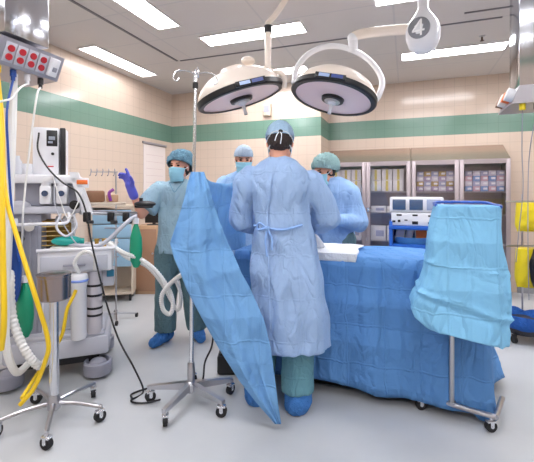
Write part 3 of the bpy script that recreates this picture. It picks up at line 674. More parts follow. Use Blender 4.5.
# light A suspension
topA = W(268, 33, 2.72)
obj('post', MB().cyl(topA, W(268, 68, 2.72), .024), M_cream, tA, world=True)
obj('post_collar', MB().cyl(W(268, 26, 2.72), W(268, 33, 2.72), .03), M_black, tA, world=True)
k1 = W(268, 27, 2.72); k2 = Vector((k1.x + .25, k1.y - .55, CEIL - .12)); k2 = W(292, -10, 2.55)
obj('support_arm', MB().tube([k1, k1 + UP * .03, W(276, 14, 2.68), k2], .02, 12), M_cream, tA, world=True)
obj('ceiling_post', MB().cyl(k2, Vector((k2.x, k2.y, CEIL)), .035).cyl(Vector((k2.x, k2.y, CEIL - .03)), Vector((k2.x, k2.y, CEIL)), .1), M_cream, tA, world=True)
obj('yoke', MB().tube([W(266, 66, 2.72), W(272, 72, 2.68), W(281, 73, 2.6), W(285, 79, 2.6), W(284, 88, 2.62)], .017, 12).cyl(cA + uA * .14, W(267, 68, 2.72), .02), M_cream, tA, world=True)
obj('top_knob', MB().ell(W(248, 61, 2.72), (.05, .05, .03)), M_cream, tA, world=True)
# light B suspension
obj('yoke', MB().tube([W(294, 84, 2.75), W(297, 68, 2.78), W(310, 53, 2.8), W(330, 46, 2.8), W(352, 50, 2.8), W(371, 62, 2.78), W(382, 80, 2.75), W(379, 95, 2.72), W(374, 102, 2.71)], .021, 12), M_white, tB, world=True)
obj('joint', MB().cyl(W(353, 52, 2.8), W(353, 38, 2.78), .035).ell(W(353, 38, 2.78), .04), M_white, tB, world=True)
obj('arm', MB().tube([W(353, 37, 2.78), W(362, 34, 2.76), W(385, 31, 2.7), W(412, 29, 2.62)], .036, 14), M_cream, tB, world=True)
hp = W(423, 30, 2.55)
hd = obj('arm_head', MB().lathe(hp - UP * .155, UP, [(.001, 0), (.05, .006), (.088, .04), (.108, .1), (.11, .15), (.095, .2), (.06, .25), (.035, .29), (.033, .31), (.001, .31)], 32), M_white, tB, world=True)
n_ = (Vector((0, 0, CH)) - hp); n_.z = 0; n_.normalize(); n_ = (Matrix.Rotation(R(-14), 3, 'Z') @ n_)
fp = hp + n_ * .1 - UP * .02
obj('number_disc', MB().cyl(fp - n_ * .01, fp + n_ * .006, .068, seg=40), M_disc, hd, world=True)
xr = UP.cross(n_).normalized(); Mt = Matrix((xr, UP, n_)).transposed()
def nb_(p0, p1, w):
    p0, p1 = Vector(p0), Vector(p1); d_ = (p1 - p0).normalized(); q = Vector((-d_.y, d_.x)) * w / 2; c4 = [p0 - q, p1 - q, p1 + q, p0 + q]
    lo = [fp + n_ * .006 + xr * c.x + UP * c.y for c in c4]; hi = [c + n_ * .004 for c in lo]; return MB().loft([lo, hi])
nm = MB()
for a_, b_, w_ in (((.014, -.052), (.014, .052), .0115), ((.014, .05), (-.038, -.018), .0105), ((-.042, -.02), (.036, -.02), .011)):
    q = nb_(a_, b_, w_); nm.add(q.v, q.f)
obj('number', nm, mat('white_print', (250, 250, 252), .5), hd, world=True, ang=20)
obj('ceiling_post', MB().cyl(hp + UP * .15, Vector((hp.x, hp.y, CEIL)), .034).cyl(Vector((hp.x, hp.y, CEIL - .03)), Vector((hp.x, hp.y, CEIL)), .1), M_white, tB, world=True)
# camera-like small box seen below left light on the back wall
p = W(268, 110, 4.9)
s_ = thing('wall_intercom', 'small beige box on the back wall, seen just under the left surgical light', 'wall box', (-1.88, YB, 2.40))
obj('housing', MB().box((0, -.03, .08), (.12, .06, .17), bev=.01), M_beige, s_); obj('grille', MB().box((0, -.062, .09), (.08, .004, .09)), M_mgrey, s_)

# ------------------------------------------------------------------ people
def face_R(yaw, pitch, roll=0): return Matrix.Rotation(yaw, 3, 'Z') @ Matrix.Rotation(pitch, 3, 'X') @ Matrix.Rotation(roll, 3, 'Y')
def head_parts(mb, c, M):
    T = lambda x, y, z: c + M @ Vector((x, y, z))
    mb.ell(T(0, -.012, .035), (.074, .094, .083), M); mb.ell(T(0, .018, -.025), (.062, .07, .088), M); mb.ell(T(0, .045, -.083), (.036, .036, .028), M)
    mb.cap(T(-.045, .04, -.065), T(.045, .04, -.065), .028)
    mb.cap(T(-.03, .074, .03), T(.03, .074, .03), .013); mb.cap(T(0, .085, .02), T(0, .108, -.022), .008, .013); mb.cap(T(-.012, .095, -.026), T(.012, .095, -.026), .009)
    mb.cap(T(-.018, .083, -.058), T(.018, .083, -.058), .008)
    for s in (-1, 1):
        mb.ell(T(s * .077, -.005, -.008), (.009, .02, .031), M); mb.ell(T(s * .04, .06, -.02), (.024, .022, .022), M)
def hand_parts(mb, w, d, n, side, curl=.5, g=0, pointing=False):
    w = Vector(w); d = Vector(d).normalized(); n = Vector(n); n = (n - d * n.dot(d)).normalized(); s = d.cross(n).normalized() * side
    kn = []
    for i, (off, ln) in enumerate(((.027, .088), (.009, .092), (-.009, .088), (-.026, .08))):
        k = w + d * ln + s * off; kn.append(k); mb.cap(w + d * .012 + s * off * .6, k, .0135 + g, .0115 + g)
    mb.ell(w + d * .05, (.03 + g, .03 + g, .017 + g), Matrix((s, d, n)).transposed())
    for i, (k, L, r) in enumerate(zip(kn, (.072, .08, .074, .058), (.0088, .009, .0086, .0078))):
        cu_ = curl * (1 + .12 * i)
        if pointing: cu_ = .06 if i == 0 else curl * 1.25
        dd = (d + s * (.1 - .07 * i)).normalized(); p = k
        for q, fr in enumerate((.45, .3, .25)):
            a = cu_ * (.8 + .35 * q) ; dd = (dd * math.cos(a) + n * math.sin(a)).normalized(); p2 = p + dd * L * fr
            mb.cap(p, p2, r + g - q * .0006, r + g - (q + 1) * .0006); p = p2
    p = w + d * .02 + s * .026; dd = (d * .62 + s * .72 + n * .25).normalized()
    for q, (fr, r) in enumerate(((.042, .0135), (.032, .0105), (.026, .009))):
        p2 = p + dd * fr; mb.cap(p, p2, r + g, r + g - .001); p = p2; dd = (dd + d * .35 + n * .2 * (1 + curl)).normalized()
def wr(amp, sc, ax=(1, 1, .45)):
    def f(co, n):
        q = Vector((co.x * sc * ax[0], co.y * sc * ax[1], co.z * sc * ax[2]))
        a = noise.noise(q + Vector((3, 1, 7))); b = 1 - abs(noise.noise(q * 1.7 + Vector((11, 5, 2)))) * 2.2; c_ = noise.noise(q * 3.1)
        return n * amp * (a + .6 * b + .3 * c_)
    return f
def lerp(a, b, t_): return a + (b - a) * t_
def person(label, loc, rot, J, parts):
    """J: joints in the person's own frame, facing +Y, right hand +X"""
    t = thing('person', label, 'person', loc, rot)
    b = MB(); hc = Vector(J['head']); HM = face_R(*J['gaze']); nb = Vector(J['neck'])
    pel = Vector(J['pelvis'])
    def tor(v, rx, ry): c = pel.lerp(nb, v); return [c + Vector((rx * math.cos(a), ry * math.sin(a), 0)) for a in [2 * PI * k / 28 for k in range(28)]]
    b.loft([tor(-.12, .12, .08), tor(0, .16, .105), tor(.2, .15, .1), tor(.4, .135, .09), tor(.65, .16, .105), tor(.82, .165, .1), tor(.93, .12, .075), tor(1.0, .06, .055)])
    b.cap(nb - UP * .03, hc - UP * .05 - HM @ Vector((0, .015, 0)), .056, .052); head_parts(b, hc, HM)
    for s, k in ((1, 'r'), (-1, 'l')):
        sh, el, wrt = [Vector(J[q + k]) for q in ('sh_', 'el_', 'wr_')]; b.cap(nb + Vector((s * .03, 0, -.05)), sh, .05, .055); b.cap(sh, el, .05, .038); b.cap(el, wrt, .038, .025)
        hd_, hn, cr, pt = J['hand_' + k]; hand_parts(b, wrt, hd_, hn, s * -1 if J.get('flip') else s, cr, 0, pt)
        hp_, kn, an = [Vector(J[q + k]) for q in ('hip_', 'kn_', 'an_')]; b.cap(hp_, kn, .085, .056); b.cap(kn, an, .054, .036)
        to = Vector(J['toe_' + k]); b.cap(an - UP * .03, to, .038, .03)
    obj('body', remesh(b, .006, 3), M_skin, t, ang=180)
    # eyes and brows
    for s in (-1, 1):
        T = lambda x, y, z: hc + HM @ Vector((x, y, z))
        obj('eye', MB().ell(T(s * .031, .078, .012), (.013, .01, .008), HM), M_eye, t)
        obj('eyebrow', MB().cap(T(s * .018, .088, .03), T(s * .045, .08, .033), .004), M_brow, t)
    if 'mask' in parts:
        def fm_(u, v):
            a = lerp(-1.25, 1.25, u); z = lerp(.0, -.112, v); c_ = math.cos(a); s_ = math.sin(a)
            bul = 1 - .25 * (2 * v - 1) ** 2; nose_ = .022 * math.exp(-(a / .35) ** 2) * (1 - v)
            y = .02 + (.078 * bul + nose_ + .014) * c_ + .0015 * math.sin(v * 22); x = (.079 - .018 * v) * s_
            return hc + HM @ Vector((x, y, z - .012 + .012 * (1 - abs(s_)) * (1 - v)))
        mk = obj('mask', sheet(24, 18, fm_), C_mask, t, solid=.004, ang=60)
        for s in (-1, 1):
            T = lambda x, y, z: hc + HM @ Vector((x, y, z))
            obj('tie', MB().tube([T(s * .074, .045, -.02), T(s * .083, .0, -.0), T(s * .07, -.06, .02)], .0025, 6).tube([T(s * .058, .04, -.1), T(s * .072, -.01, -.07), T(s * .06, -.06, -.06)], .0025, 6), M_tie, mk)
    def cap_shape(rx, ry, rz_, cy, cz, cut, tilt, amp, fr, m, nm='cap'):
        bm = bmesh.new(); bmesh.ops.create_uvsphere(bm, u_segments=72, v_segments=40, radius=1)
        for v in bm.verts:
            p = v.co; k = 1 + amp * (noise.noise(p * fr) + .5 * noise.noise(p * fr * 2.3)); v.co = Vector((p.x * rx * k, p.y * ry * k + cy, p.z * rz_ * k + cz))
        bmesh.ops.bisect_plane(bm, geom=list(bm.verts) + list(bm.edges) + list(bm.faces), plane_co=(0, 0, cut), plane_no=(0, tilt, 1), clear_inner=True)
        for v in bm.verts: v.co = hc + HM @ v.co
        me_ = bpy.data.meshes.new(nm); bm.to_mesh(me_); bm.free(); return obj(nm, me_, m, t, solid=.005, ang=80)
    if 'cap' in parts:
        cp = cap_shape(.088, .108, .105, -.012, .03, .028, -.32 if J.get('capback') else -.2, .02, 5, parts['cap'])
        T = lambda x, y, z: hc + HM @ Vector((x, y, z))
        if 'ties' in parts:
            obj('cap_knot', MB().ell(T(.004, -.118, .0), (.014, .01, .012), HM), M_black, cp)
            obj('cap_tie', MB().tube([T(0, -.12, 0), T(-.018, -.122, -.03), T(-.03, -.112, -.065)], .003, 6).tube([T(0, -.12, 0), T(.01, -.124, -.03), T(.004, -.11, -.085)], .003, 6).tube([T(-.085, -.02, -.012), T(-.05, -.1, 0), T(0, -.12, 0), T(.05, -.1, 0), T(.085, -.02, -.012)], .0035, 6), M_tie, cp)
    if 'bouffant' in parts:
        cap_shape(.116, .13, .114, -.036, .04, .012, -.5, .1, 7, parts['bouffant'], 'bouffant_cap')
        T = lambda x, y, z: hc + HM @ Vector((x, y, z))
    if 'hair' in parts:
        hb_ = MB().ell(hc + HM @ Vector((0, -.026, -.012)), (.079, .085, .062), HM); hb_.ell(hc + HM @ Vector((0, -.05, -.045)), (.058, .05, .04), HM)
        obj('hair', remesh(hb_, .006, 1, lambda co, n: n * .004 * noise.noise(co * 90)), M_hair, t, ang=180)
    # trousers
    pm = parts['pants']; b = MB(); b.ell(pel + UP * .0, (.175, .125, .12))
    for k in 'rl':
        hp_, kn, an = [Vector(J[q + k]) for q in ('hip_', 'kn_', 'an_')]; pw = parts.get('pw', 1); b.cap(hp_, kn, .105 * pw, .085 * pw)
        e = an + UP * .015; x, y, d = frame(e - kn); b.loft([[c_ + (x * math.cos(2 * PI * i / 24) + y * math.sin(2 * PI * i / 24)) * r for i in range(24)] for c_, r in ((kn - d * .03, .06 * pw), (kn, .084 * pw), (kn.lerp(e, .5), .08 * pw), (e, .082 * pw))])
    obj('trousers', remesh(b, .009, 2, wr(.009, 9)), pm, t, ang=180)
    for k in 'rl':
        an, to = Vector(J['an_' + k]), Vector(J['toe_' + k]); b = MB(); an2 = Vector((an.x, an.y, .055)); bk = parts.get('bk', 1); hl = an2 + (an2 - Vector((to.x, to.y, .055))).normalized() * .04
        b.cap(Vector((hl.x, hl.y, .05)), Vector((to.x, to.y, .042)), .05 * bk, .042 * bk); b.cap(an2, an + UP * .03, .056 * bk, .054 * bk); b.cap(Vector((an.x, an.y, .06)), Vector((to.x, to.y, .045)).lerp(an2, .4), .055, .05)
        me_ = remesh(b, .007, 2, wr(.004, 30, (1, 1, 1)))
        for v in me_.vertices: v.co.z = max(v.co.z, .003)
        obj('shoe_cover', me_, parts.get('boot', C_boot), t, ang=180)
    # upper garment
    b = MB(); rings = []; NS = 96
    for i in range(56):
        v = i / 55; z, cx_, cy_, rx, ry = interp(J['gown'], v); ring = []
        for j in range(NS):
            a = 2 * PI * j / NS; dn = parts.get('folds', 0) * max(0, min(1, (J['waist'] - z) / .5)); k_ = 1 + dn * (.10 * math.sin(a * 7 + 1.2 * math.sin(z * 3)) + .07 * math.sin(a * 12 + 2 + z * 2))
            ring.append(Vector((cx_ + rx * k_ * math.cos(a), cy_ + ry * k_ * math.sin(a), z)))
        rings.append(ring)
    b.loft(rings)
    for s, k in ((1, 'r'), (-1, 'l')):
        sh, el, wrt = [Vector(J[q + k]) for q in ('sh_', 'el_', 'wr_')]; sw_ = parts.get('sleeve', .075)
        b.cap(nb + Vector((s * .05, 0, -.075)), sh, .062, .078)
        if parts.get('short'):
            e = sh.lerp(el, .78); b.cap(sh, sh.lerp(el, .3), .078, sw_); x, y, d = frame(el - sh); b.loft([[c_ + (x * math.cos(2 * PI * i / 24) + y * math.sin(2 * PI * i / 24)) * r for i in range(24)] for c_, r in ((sh, sw_), (e, sw_ * 1.05))])
        else:
            b.cap(sh, el, .08, sw_ * 1.0); b.cap(el, el.lerp(wrt, .75), sw_ * .98, sw_ * .62); b.cap(el.lerp(wrt, .7), el.lerp(wrt, .97), sw_ * .62, .036)
    go = obj(parts['gname'], remesh(b, .009, 3, wr(parts.get('wr', .014), 6.2, (1, 1, .36))), parts['gown'], t, ang=180)
    # gloves
    for s, k in ((1, 'r'), (-1, 'l')):
        if 'glove' in parts:
            el, wrt = Vector(J['el_' + k]), Vector(J['wr_' + k]); hd_, hn, cr, pt = J['hand_' + k]; b = MB(); hand_parts(b, wrt, hd_, hn, s, cr, .004, pt); b.cap(wrt.lerp(el, .25), wrt + Vector(hd_).normalized() * .035, .038, .036)
            obj('glove', remesh(b, .005, 1), parts['glove'], t, ang=180)
    return t, go
# gown ring format: (z, cx, cy, rx, ry)
Gs = [(1.50, .0, .01, .07, .06), (1.475, .0, .0, .12, .08), (1.43, .0, -.01, .185, .115), (1.36, .0, -.01, .20, .135), (1.25, .0, -.01, .19, .14), (1.1, .0, -.01, .175, .14), (1.0, .0, -.01, .17, .14), (.88, .01, -.01, .19, .15), (.7, .02, -.01, .205, .165), (.5, .035, -.01, .218, .18), (.375, .045, -.01, .225, .19)]
def std(headz=1.62, dx=0, W_=.175):
    return dict(head=(dx, .035, headz), gaze=(0, R(-20), 0), neck=(dx, 0, headz - .15), pelvis=(0, 0, .93),
        sh_r=(dx + W_, 0, headz - .235), sh_l=(dx - W_, 0, headz - .235), el_r=(dx + .27, .05, 1.12), el_l=(dx - .27, .05, 1.12), wr_r=(dx + .13, .29, 1.06), wr_l=(dx - .13, .29, 1.06),
        hand_r=((-.4, .9, -.1), (0, 0, -1), .5, False), hand_l=((.4, .9, -.1), (0, 0, -1), .5, False),
        hip_r=(.09, 0, .88), hip_l=(-.09, 0, .88), kn_r=(.11, .015, .5), kn_l=(-.11, .015, .5), an_r=(.12, -.02, .09), an_l=(-.12, -.02, .09), toe_r=(.14, .15, .03), toe_l=(-.14, .15, .03), waist=1.05, gown=Gs)
# main surgeon, seen from behind
J = std(1.608, -.055); J['gown'] = [(1.50, -.055, .01, .07, .06), (1.475, -.055, .0, .12, .08), (1.43, -.06, -.01, .175, .115), (1.36, -.05, -.01, .195, .135), (1.25, -.045, -.01, .165, .135), (1.1, -.035, -.01, .165, .13), (1.0, -.025, -.01, .188, .14), (.88, -.015, -.01, .207, .145), (.7, .0, -.01, .215, .155), (.5, .015, -.01, .222, .165), (.375, .02, -.01, .225, .17)]; J['pelvis'] = (-.02, 0, .93)
J['capback'] = True; J['gaze'] = (R(4), R(-28), 0); J['head'] = (-.06, .05, 1.608)
J['sh_r'] = (.125, .0, 1.35); J['sh_l'] = (-.25, .0, 1.375); J['el_r'] = (.235, .05, 1.14); J['el_l'] = (-.31, .04, 1.13); J['wr_r'] = (.1, .26, 1.04); J['wr_l'] = (-.16, .26, 1.04)
J['an_r'] = (.055, -.02, .09); J['an_l'] = (-.2, .05, .09); J['kn_r'] = (.06, .0, .5); J['kn_l'] = (-.15, .02, .5); J['toe_r'] = (.08, .12, .03); J['toe_l'] = (-.2, .2, .03); J['hip_r'] = (.06, 0, .88); J['hip_l'] = (-.1, 0, .88)
ps = V(.135, 2.33, 0)
tS, gS = person('surgeon seen from behind in a long pale blue gown and tied cap', ps, R(14), J, dict(cap=C_cap, ties=1, hair=1, mask=1, pants=C_pants2, pw=1.16, bk=1.5, gown=C_gown, gname='gown', folds=.3, sleeve=.07, glove=M_whiteg, wr=.021))
# waist tie and overlap seam on the gown's back
def back(x, z, o=.012):
    rows = J['gown']; zs = [r[0] for r in rows]
    for a_, b_ in zip(rows, rows[1:]):
        if a_[0] >= z >= b_[0]:
            q = (a_[0] - z) / (a_[0] - b_[0]); cx_, cy_, rx, ry = [lerp(a_[i], b_[i], q) for i in (1, 2, 3, 4)]; k_ = max(.05, 1 - ((x - cx_) / rx) ** 2); return Vector((x, cy_ - ry * math.sqrt(k_) - o, z))
kz = 1.09; kx = -.12
obj('waist_tie', MB().tube([back(-.21, kz + .01), back(kx, kz), back(-.02, kz - .005), back(.08, kz + .02)], .007, 8).ell(back(kx, kz, .018), (.018, .014, .014)).tube([back(kx, kz, .02), back(kx - .05, kz + .03, .03), back(kx - .06, kz - .01, .03), back(kx, kz, .02)], .006, 8)
    .tube([back(kx, kz, .02), back(kx - .01, kz - .07, .022), back(kx + .0, kz - .16, .03)], .006, 8).tube([back(kx, kz, .02), back(kx + .03, kz - .06, .024), back(kx + .03, kz - .12, .03)], .006, 8), mat('gown_tie_blue', (140, 178, 232), .7), gS)
obj('overlap_seam', MB().tube([back(-.09 - .015 * k, 1.40 - k * .11, .010) for k in range(3)] + [back(-.12 + .004 * (k - 3), 1.40 - k * .11, .014) for k in range(3, 9)], .006, 6), C_gown, gS)
# nurse in bouffant behind the table, right
J = std(1.50, 0, .165); J['gown'] = [(z * .95 if z > 1.2 else z, a_, b_, rx, ry) for z, a_, b_, rx, ry in Gs[:-1]] + [(.45, 0, 0, .22, .18)]
J['head'] = (.065, .07, 1.485); J['neck'] = (0, .0, 1.38); J['gaze'] = (R(-22), R(-18), R(0)); J['sh_r'] = (.165, 0, 1.285); J['sh_l'] = (-.165, 0, 1.285)
J['el_r'] = (.2, .1, 1.03); J['el_l'] = (-.235, .03, 1.04); J['wr_l'] = (-.12, .24, 1.07); J['wr_r'] = (.16, .29, 1.05); J['hand_l'] = ((.85, .4, .0), (0, .2, -1), .5, False); J['hand_r'] = ((-.5, .8, -.1), (0, 0, -1), .5, False)
pn = W(334, 250, 3.42); pn.z = 0
person('nurse in a green bouffant cap and blue gown behind the table, looking down', pn, R(168), J, dict(bouffant=C_bouf, hair=1, mask=1, pants=C_pants, gown=C_gown2, gname='gown', folds=.4, sleeve=.078, glove=M_whiteg, wr=.014))
# far surgeon
J = std(1.6, 0); J['gaze'] = (R(8), R(-16), 0); J['el_l'] = (-.22, .06, 1.14); J['el_r'] = (.2, .05, 1.14); J['wr_r'] = (.12, .18, 1.1); J['wr_l'] = (-.12, .18, 1.1)
pf = W(244, 250, 3.58); pf.z = 0
person('assistant in a grey-blue cap facing the camera behind the surgeon left shoulder', pf, R(198), J, dict(cap=C_cap2, hair=1, mask=1, pants=C_pants, gown=C_gown2, gname='gown', folds=.4, sleeve=.078, glove=M_whiteg, wr=.014))
# left nurse, pointing
Gn = [(1.405, 0, .0, .07, .06), (1.385, 0, 0, .11, .075), (1.34, 0, 0, .17, .1), (1.25, 0, 0, .175, .115), (1.1, 0, 0, .165, .115), (.98, 0, 0, .17, .12), (.86, .0, 0, .185, .13), (.78, .0, 0, .19, .135)]
J = std(1.53, 0, .16); J['gown'] = Gn; J['head'] = (-.015, .02, 1.515); J['neck'] = (0, 0, 1.40); J['gaze'] = (R(-14), R(-2), 0)
J['pelvis'] = (0, 0, .85); J['sh_r'] = (.155, 0, 1.315); J['sh_l'] = (-.155, 0, 1.315)
J['el_r'] = (.28, .12, 1.11); J['wr_r'] = (.318, .25, 1.325); J['hand_r'] = ((.3, .1, .93), (.45, .85, -.25), .55, True)
J['el_l'] = (-.19, .02, 1.07); J['wr_l'] = (-.185, .1, .86); J['hand_l'] = ((0, .15, -1), (1, 0, 0), .4, False)
J['hip_r'] = (.085, 0, .8); J['hip_l'] = (-.085, 0, .8); J['kn_r'] = (.1, .02, .46); J['kn_l'] = (-.12, 0, .46); J['an_r'] = (.115, .0, .09); J['an_l'] = (-.15, -.09, .09); J['toe_r'] = (.17, .14, .03); J['toe_l'] = (-.2, .02, .03)
pw_ = V(-.77, 3.32, 0)
tN, gN = person('nurse in grey-blue scrubs raising a violet gloved hand at the left', pw_, R(198), J, dict(bouffant=C_bouf2, hair=1, mask=1, pants=C_pants, pw=1.1, gown=C_scrub, gname='scrub_top', folds=.3, sleeve=.082, short=True, glove=M_purpg, wr=.013))
obj('neckline', MB().tube([Vector((.06, .075, 1.385)), Vector((.03, .105, 1.34)), Vector((0, .122, 1.30)), Vector((-.03, .105, 1.34)), Vector((-.06, .075, 1.385))], .004, 6), mat('neckline_trim', (105, 150, 172), .8), gN)

# ------------------------------------------------------------------ anaesthesia machine
MO = V(-1.5, 2.85, 0); MR = rz(YAW + R(20))
def A(lx, ly, z): return MO + MR @ Vector((lx, ly, 0)) + UP * z
t = thing('anaesthesia_machine', 'large white and grey anaesthesia machine on casters filling the left side', 'medical machine', MO, YAW + R(20)); AM = t
def ab(name, x0, x1, y0, y1, z0, z1, m, parent=None, bev=.006, label=None, M=None):
    return obj(name, MB().box(((x0 + x1) / 2, (y0 + y1) / 2, (z0 + z1) / 2), (x1 - x0, y1 - y0, z1 - z0), M, bev=bev), m, parent or AM, label=label)
bs = MB().box((-.02, 0, .215), (.66, .5, .14), bev=.03).box((-.02, .0, .3), (.6, .46, .04), bev=.015)
obj('base', bs, M_grey, t)
ab('skirt', -.3, .24, -.2, .2, .09, .15, M_black)
for x in (-.31, .235):
    for y in (-.24, .22):
        h = obj('caster_housing', MB().lathe((x, y, .045), (0, 0, 1), [(.07, -.02), (.09, -.02), (.094, -.01), (.094, .06), (.088, .068), (.076, .068), (.074, .03), (.074, -.02)], 36, cap=False).ell((x, y, .085), (.06, .06, .045)), M_mgrey, t)
        obj('caster_wheel', MB().cyl((x - .016, y, .04), (x + .016, y, .04), .04), M_rubber, h)
cb = MB().box((-.23, .02, .735), (.2, .36, .87), bev=.012)
for k in range(5): cb.box((-.31 + k * .037, -.163, .72), (.016, .014, .78), bev=.005)
obj('grey_column', cb, M_mgrey, t)
ab('lower_cabinet', -.13, .06, -.16, .2, .32, .745, M_white)
ab('cabinet_door', -.115, .045, -.172, -.16, .34, .6, M_grey)
ab('worktop', -.14, .33, -.26, .2, .74, .9, M_white, bev=.02)
dwr = ab('drawer', -.12, .30, -.272, -.258, .755, .86, M_grey)
ab('drawer_handle', .02, .16, -.285, -.27, .79, .805, M_mgrey, dwr, .004)
obj('worktop_rail', MB().tube([(-.14, -.265, .905), (.30, -.27, .905), (.345, -.23, .905), (.345, .2, .905)], .012, 10), M_white, t)
# basket bay
bb = MB(); bb.box((-.045, .02, 1.0), (.17, .02, .2)); bb.box((-.045, -.06, 1.09), (.17, .17, .01))
obj('basket_bay', bb, mat('ochre_bay', (168, 130, 62), .6), t)
wb = MB()
for k in range(5): wb.tube([(-.13, -.15, .925 + k * .033), (.04, -.15, .925 + k * .033)], .0035, 6, 1)
obj('wire_rack', wb, mat('pale_yellow_wire', (225, 190, 110), .4), t)
ab('absorber_block', -.11, .03, -.12, -.02, .9, .925, M_black)
ab('support_post', .05, .075, -.12, -.09, .9, 1.15, M_white)
# upper body
ab('upper_shelf', -.33, .12, -.2, .18, 1.15, 1.2, M_grey, bev=.012)
ab('upper_body', -.3, .08, -.12, .16, 1.2, 1.37, M_mgrey, bev=.01)
ab('instrument_deck', -.34, .1, -.2, .17, 1.36, 1.42, M_white, bev=.015)
for k, x in enumerate((-.1, .0)):
    vp = obj('vaporizer', MB().box((x, -.16, 1.28), (.075, .09, .13), bev=.015).cyl((x, -.17, 1.34), (x, -.17, 1.375), .032), M_white, t)
    obj('dial', MB().cyl((x, -.206, 1.29), (x, -.222, 1.29), .02, seg=24), M_screen, vp)
obj('vent_knob', MB().cyl((.085, -.2, 1.21), (.085, -.245, 1.21), .032, seg=28).cyl((.085, -.245, 1.21), (.085, -.26, 1.21), .02), M_black, t)
obj('slanted_panel', MB().loft([[Vector(p) for p in ((.045, y, 1.44), (.1, y, 1.44), (.2, y, 1.14), (.13, y, 1.14))] for y in (-.2, -.1)]), M_white, t, ang=15)
ab('orange_label', .095, .165, -.205, -.2, 1.355, 1.385, M_orange, bev=.002)
ab('label_plate', .09, .17, -.2, -.16, 1.33, 1.4, M_white, bev=.004)
obj('handle_bar', MB().tube([(-.3, -.2, 1.155), (-.305, -.23, 1.11), (-.27, -.25, 1.085), (-.1, -.26, 1.085), (.02, -.25, 1.085), (.05, -.23, 1.11), (.045, -.2, 1.155)], .011, 12), M_white, t)
gb = MB()
for k in range(3): gb.cyl((-.02 + k * .045, -.2, 1.12), (-.02 + k * .045, -.24, 1.1), .016)
obj('valve', gb, M_steel, t)
obj('valve_tube', MB().tube([(.0, -.24, 1.15), (-.02, -.27, 1.06), (.04, -.28, 1.0), (.1, -.27, 1.06), (.08, -.24, 1.14)], .008, 8), mat('translucent_tube', (214, 216, 224), .2), t)
# screen tower
sc_ = MB().box((-.12, .0, 1.59), (.17, .14, .35), bev=.014); obj('monitor_housing', sc_, M_white, t)
s2 = ab('monitor_screen', -.115, -.045, -.076, -.069, 1.63, 1.745, M_black, bev=.003)
ab('trace_window', -.1, -.06, -.079, -.075, 1.675, 1.7, mat('pale_trace', (150, 160, 175), .3), s2, .001); ab('trace_window', -.105, -.075, -.079, -.075, 1.65, 1.665, mat('pale_trace', (150, 160, 175)), s2, .001)
obj('round_button', MB().cyl((-.075, -.07, 1.575), (-.075, -.08, 1.575), .01), M_black, t)
ab('red_print', -.12, -.07, -.072, -.069, 1.48, 1.488, M_red, bev=.0005)
ab('side_housing', -.03, .0, -.03, .12, 1.42, 1.77, M_white)
ab('black_scale', -.028, .006, -.08, -.04, 1.42, 1.765, M_black, bev=.004)
obj('suction_jar', MB().lathe((-.29, -.12, 1.42), (0, 0, 1), [(.03, 0), (.035, .01), (.035, .09), (.022, .11), (.022, .13)], 24), mat('clear_jar', (215, 218, 226), .2), AM)
for z_ in (.98, .86): obj('column_valve', MB().cyl((-.25, -.165, z_), (-.25, -.21, z_), .022).box((-.25, -.2, z_ + .03), (.02, .02, .05)), M_black, AM)
obj('column_dial', MB().cyl((-.2, -.165, 1.06), (-.2, -.185, 1.06), .03), M_card, AM)
ab('bottle_holder', -.3, -.2, -.1, 0, 1.42, 1.5, M_white)
obj('grey_dome', MB().ell((-.27, -.12, 1.2), (.07, .05, .04)), M_grey, t)
# gas absorber canisters
cn = obj('absorber_canister', MB().lathe((.12, -.3, .3), (0, 0, 1), [(.045, 0), (.05, .01), (.05, .36), (.056, .37), (.056, .43), (.05, .44)], 32), M_white, t)
obj('blue_ring', MB().lathe((.12, -.3, .69), (0, 0, 1), [(.058, 0), (.064, .008), (.058, .016)], 32), mat('pale_blue_ring', (120, 150, 225), .35), cn)
cn = obj('absorber_canister', MB().lathe((.21, -.2, .3), (0, 0, 1), [(.05, 0), (.052, .01), (.052, .44)], 32), mat('clear_canister', (205, 200, 205), .2), t)
for z in (.42, .47, .56, .63): obj('dark_ring', MB().lathe((.21, -.2, z), (0, 0, 1), [(.053, 0), (.055, .004), (.055, .012), (.053, .016)], 32), M_black, cn)
ab('grey_block', .26, .34, -.2, -.05, .62, .74, M_grey, bev=.01); ab('teal_latch', .29, .34, -.225, -.2, .69, .74, mat('deep_teal', (30, 110, 140), .4))
for k in range(2): obj('brass_connector', MB().cyl((.225 + .05 * k, -.2, .9), (.225 + .05 * k, -.2, .95), .014).cyl((.225 + .05 * k, -.2, .95), (.225 + .05 * k, -.2, .965), .018), mat('brass', (205, 165, 80), .3, metal=.8), t)
# grey bag arm
obj('bag_arm', MB().tube([A(.05, -.2, .93), W(96, 246, 2.68), W(108, 240, 2.7), W(122, 227, 2.72), W(131, 219, 2.74), W(137, 216, 2.76)], .014, 12), M_grey, t, world=True)
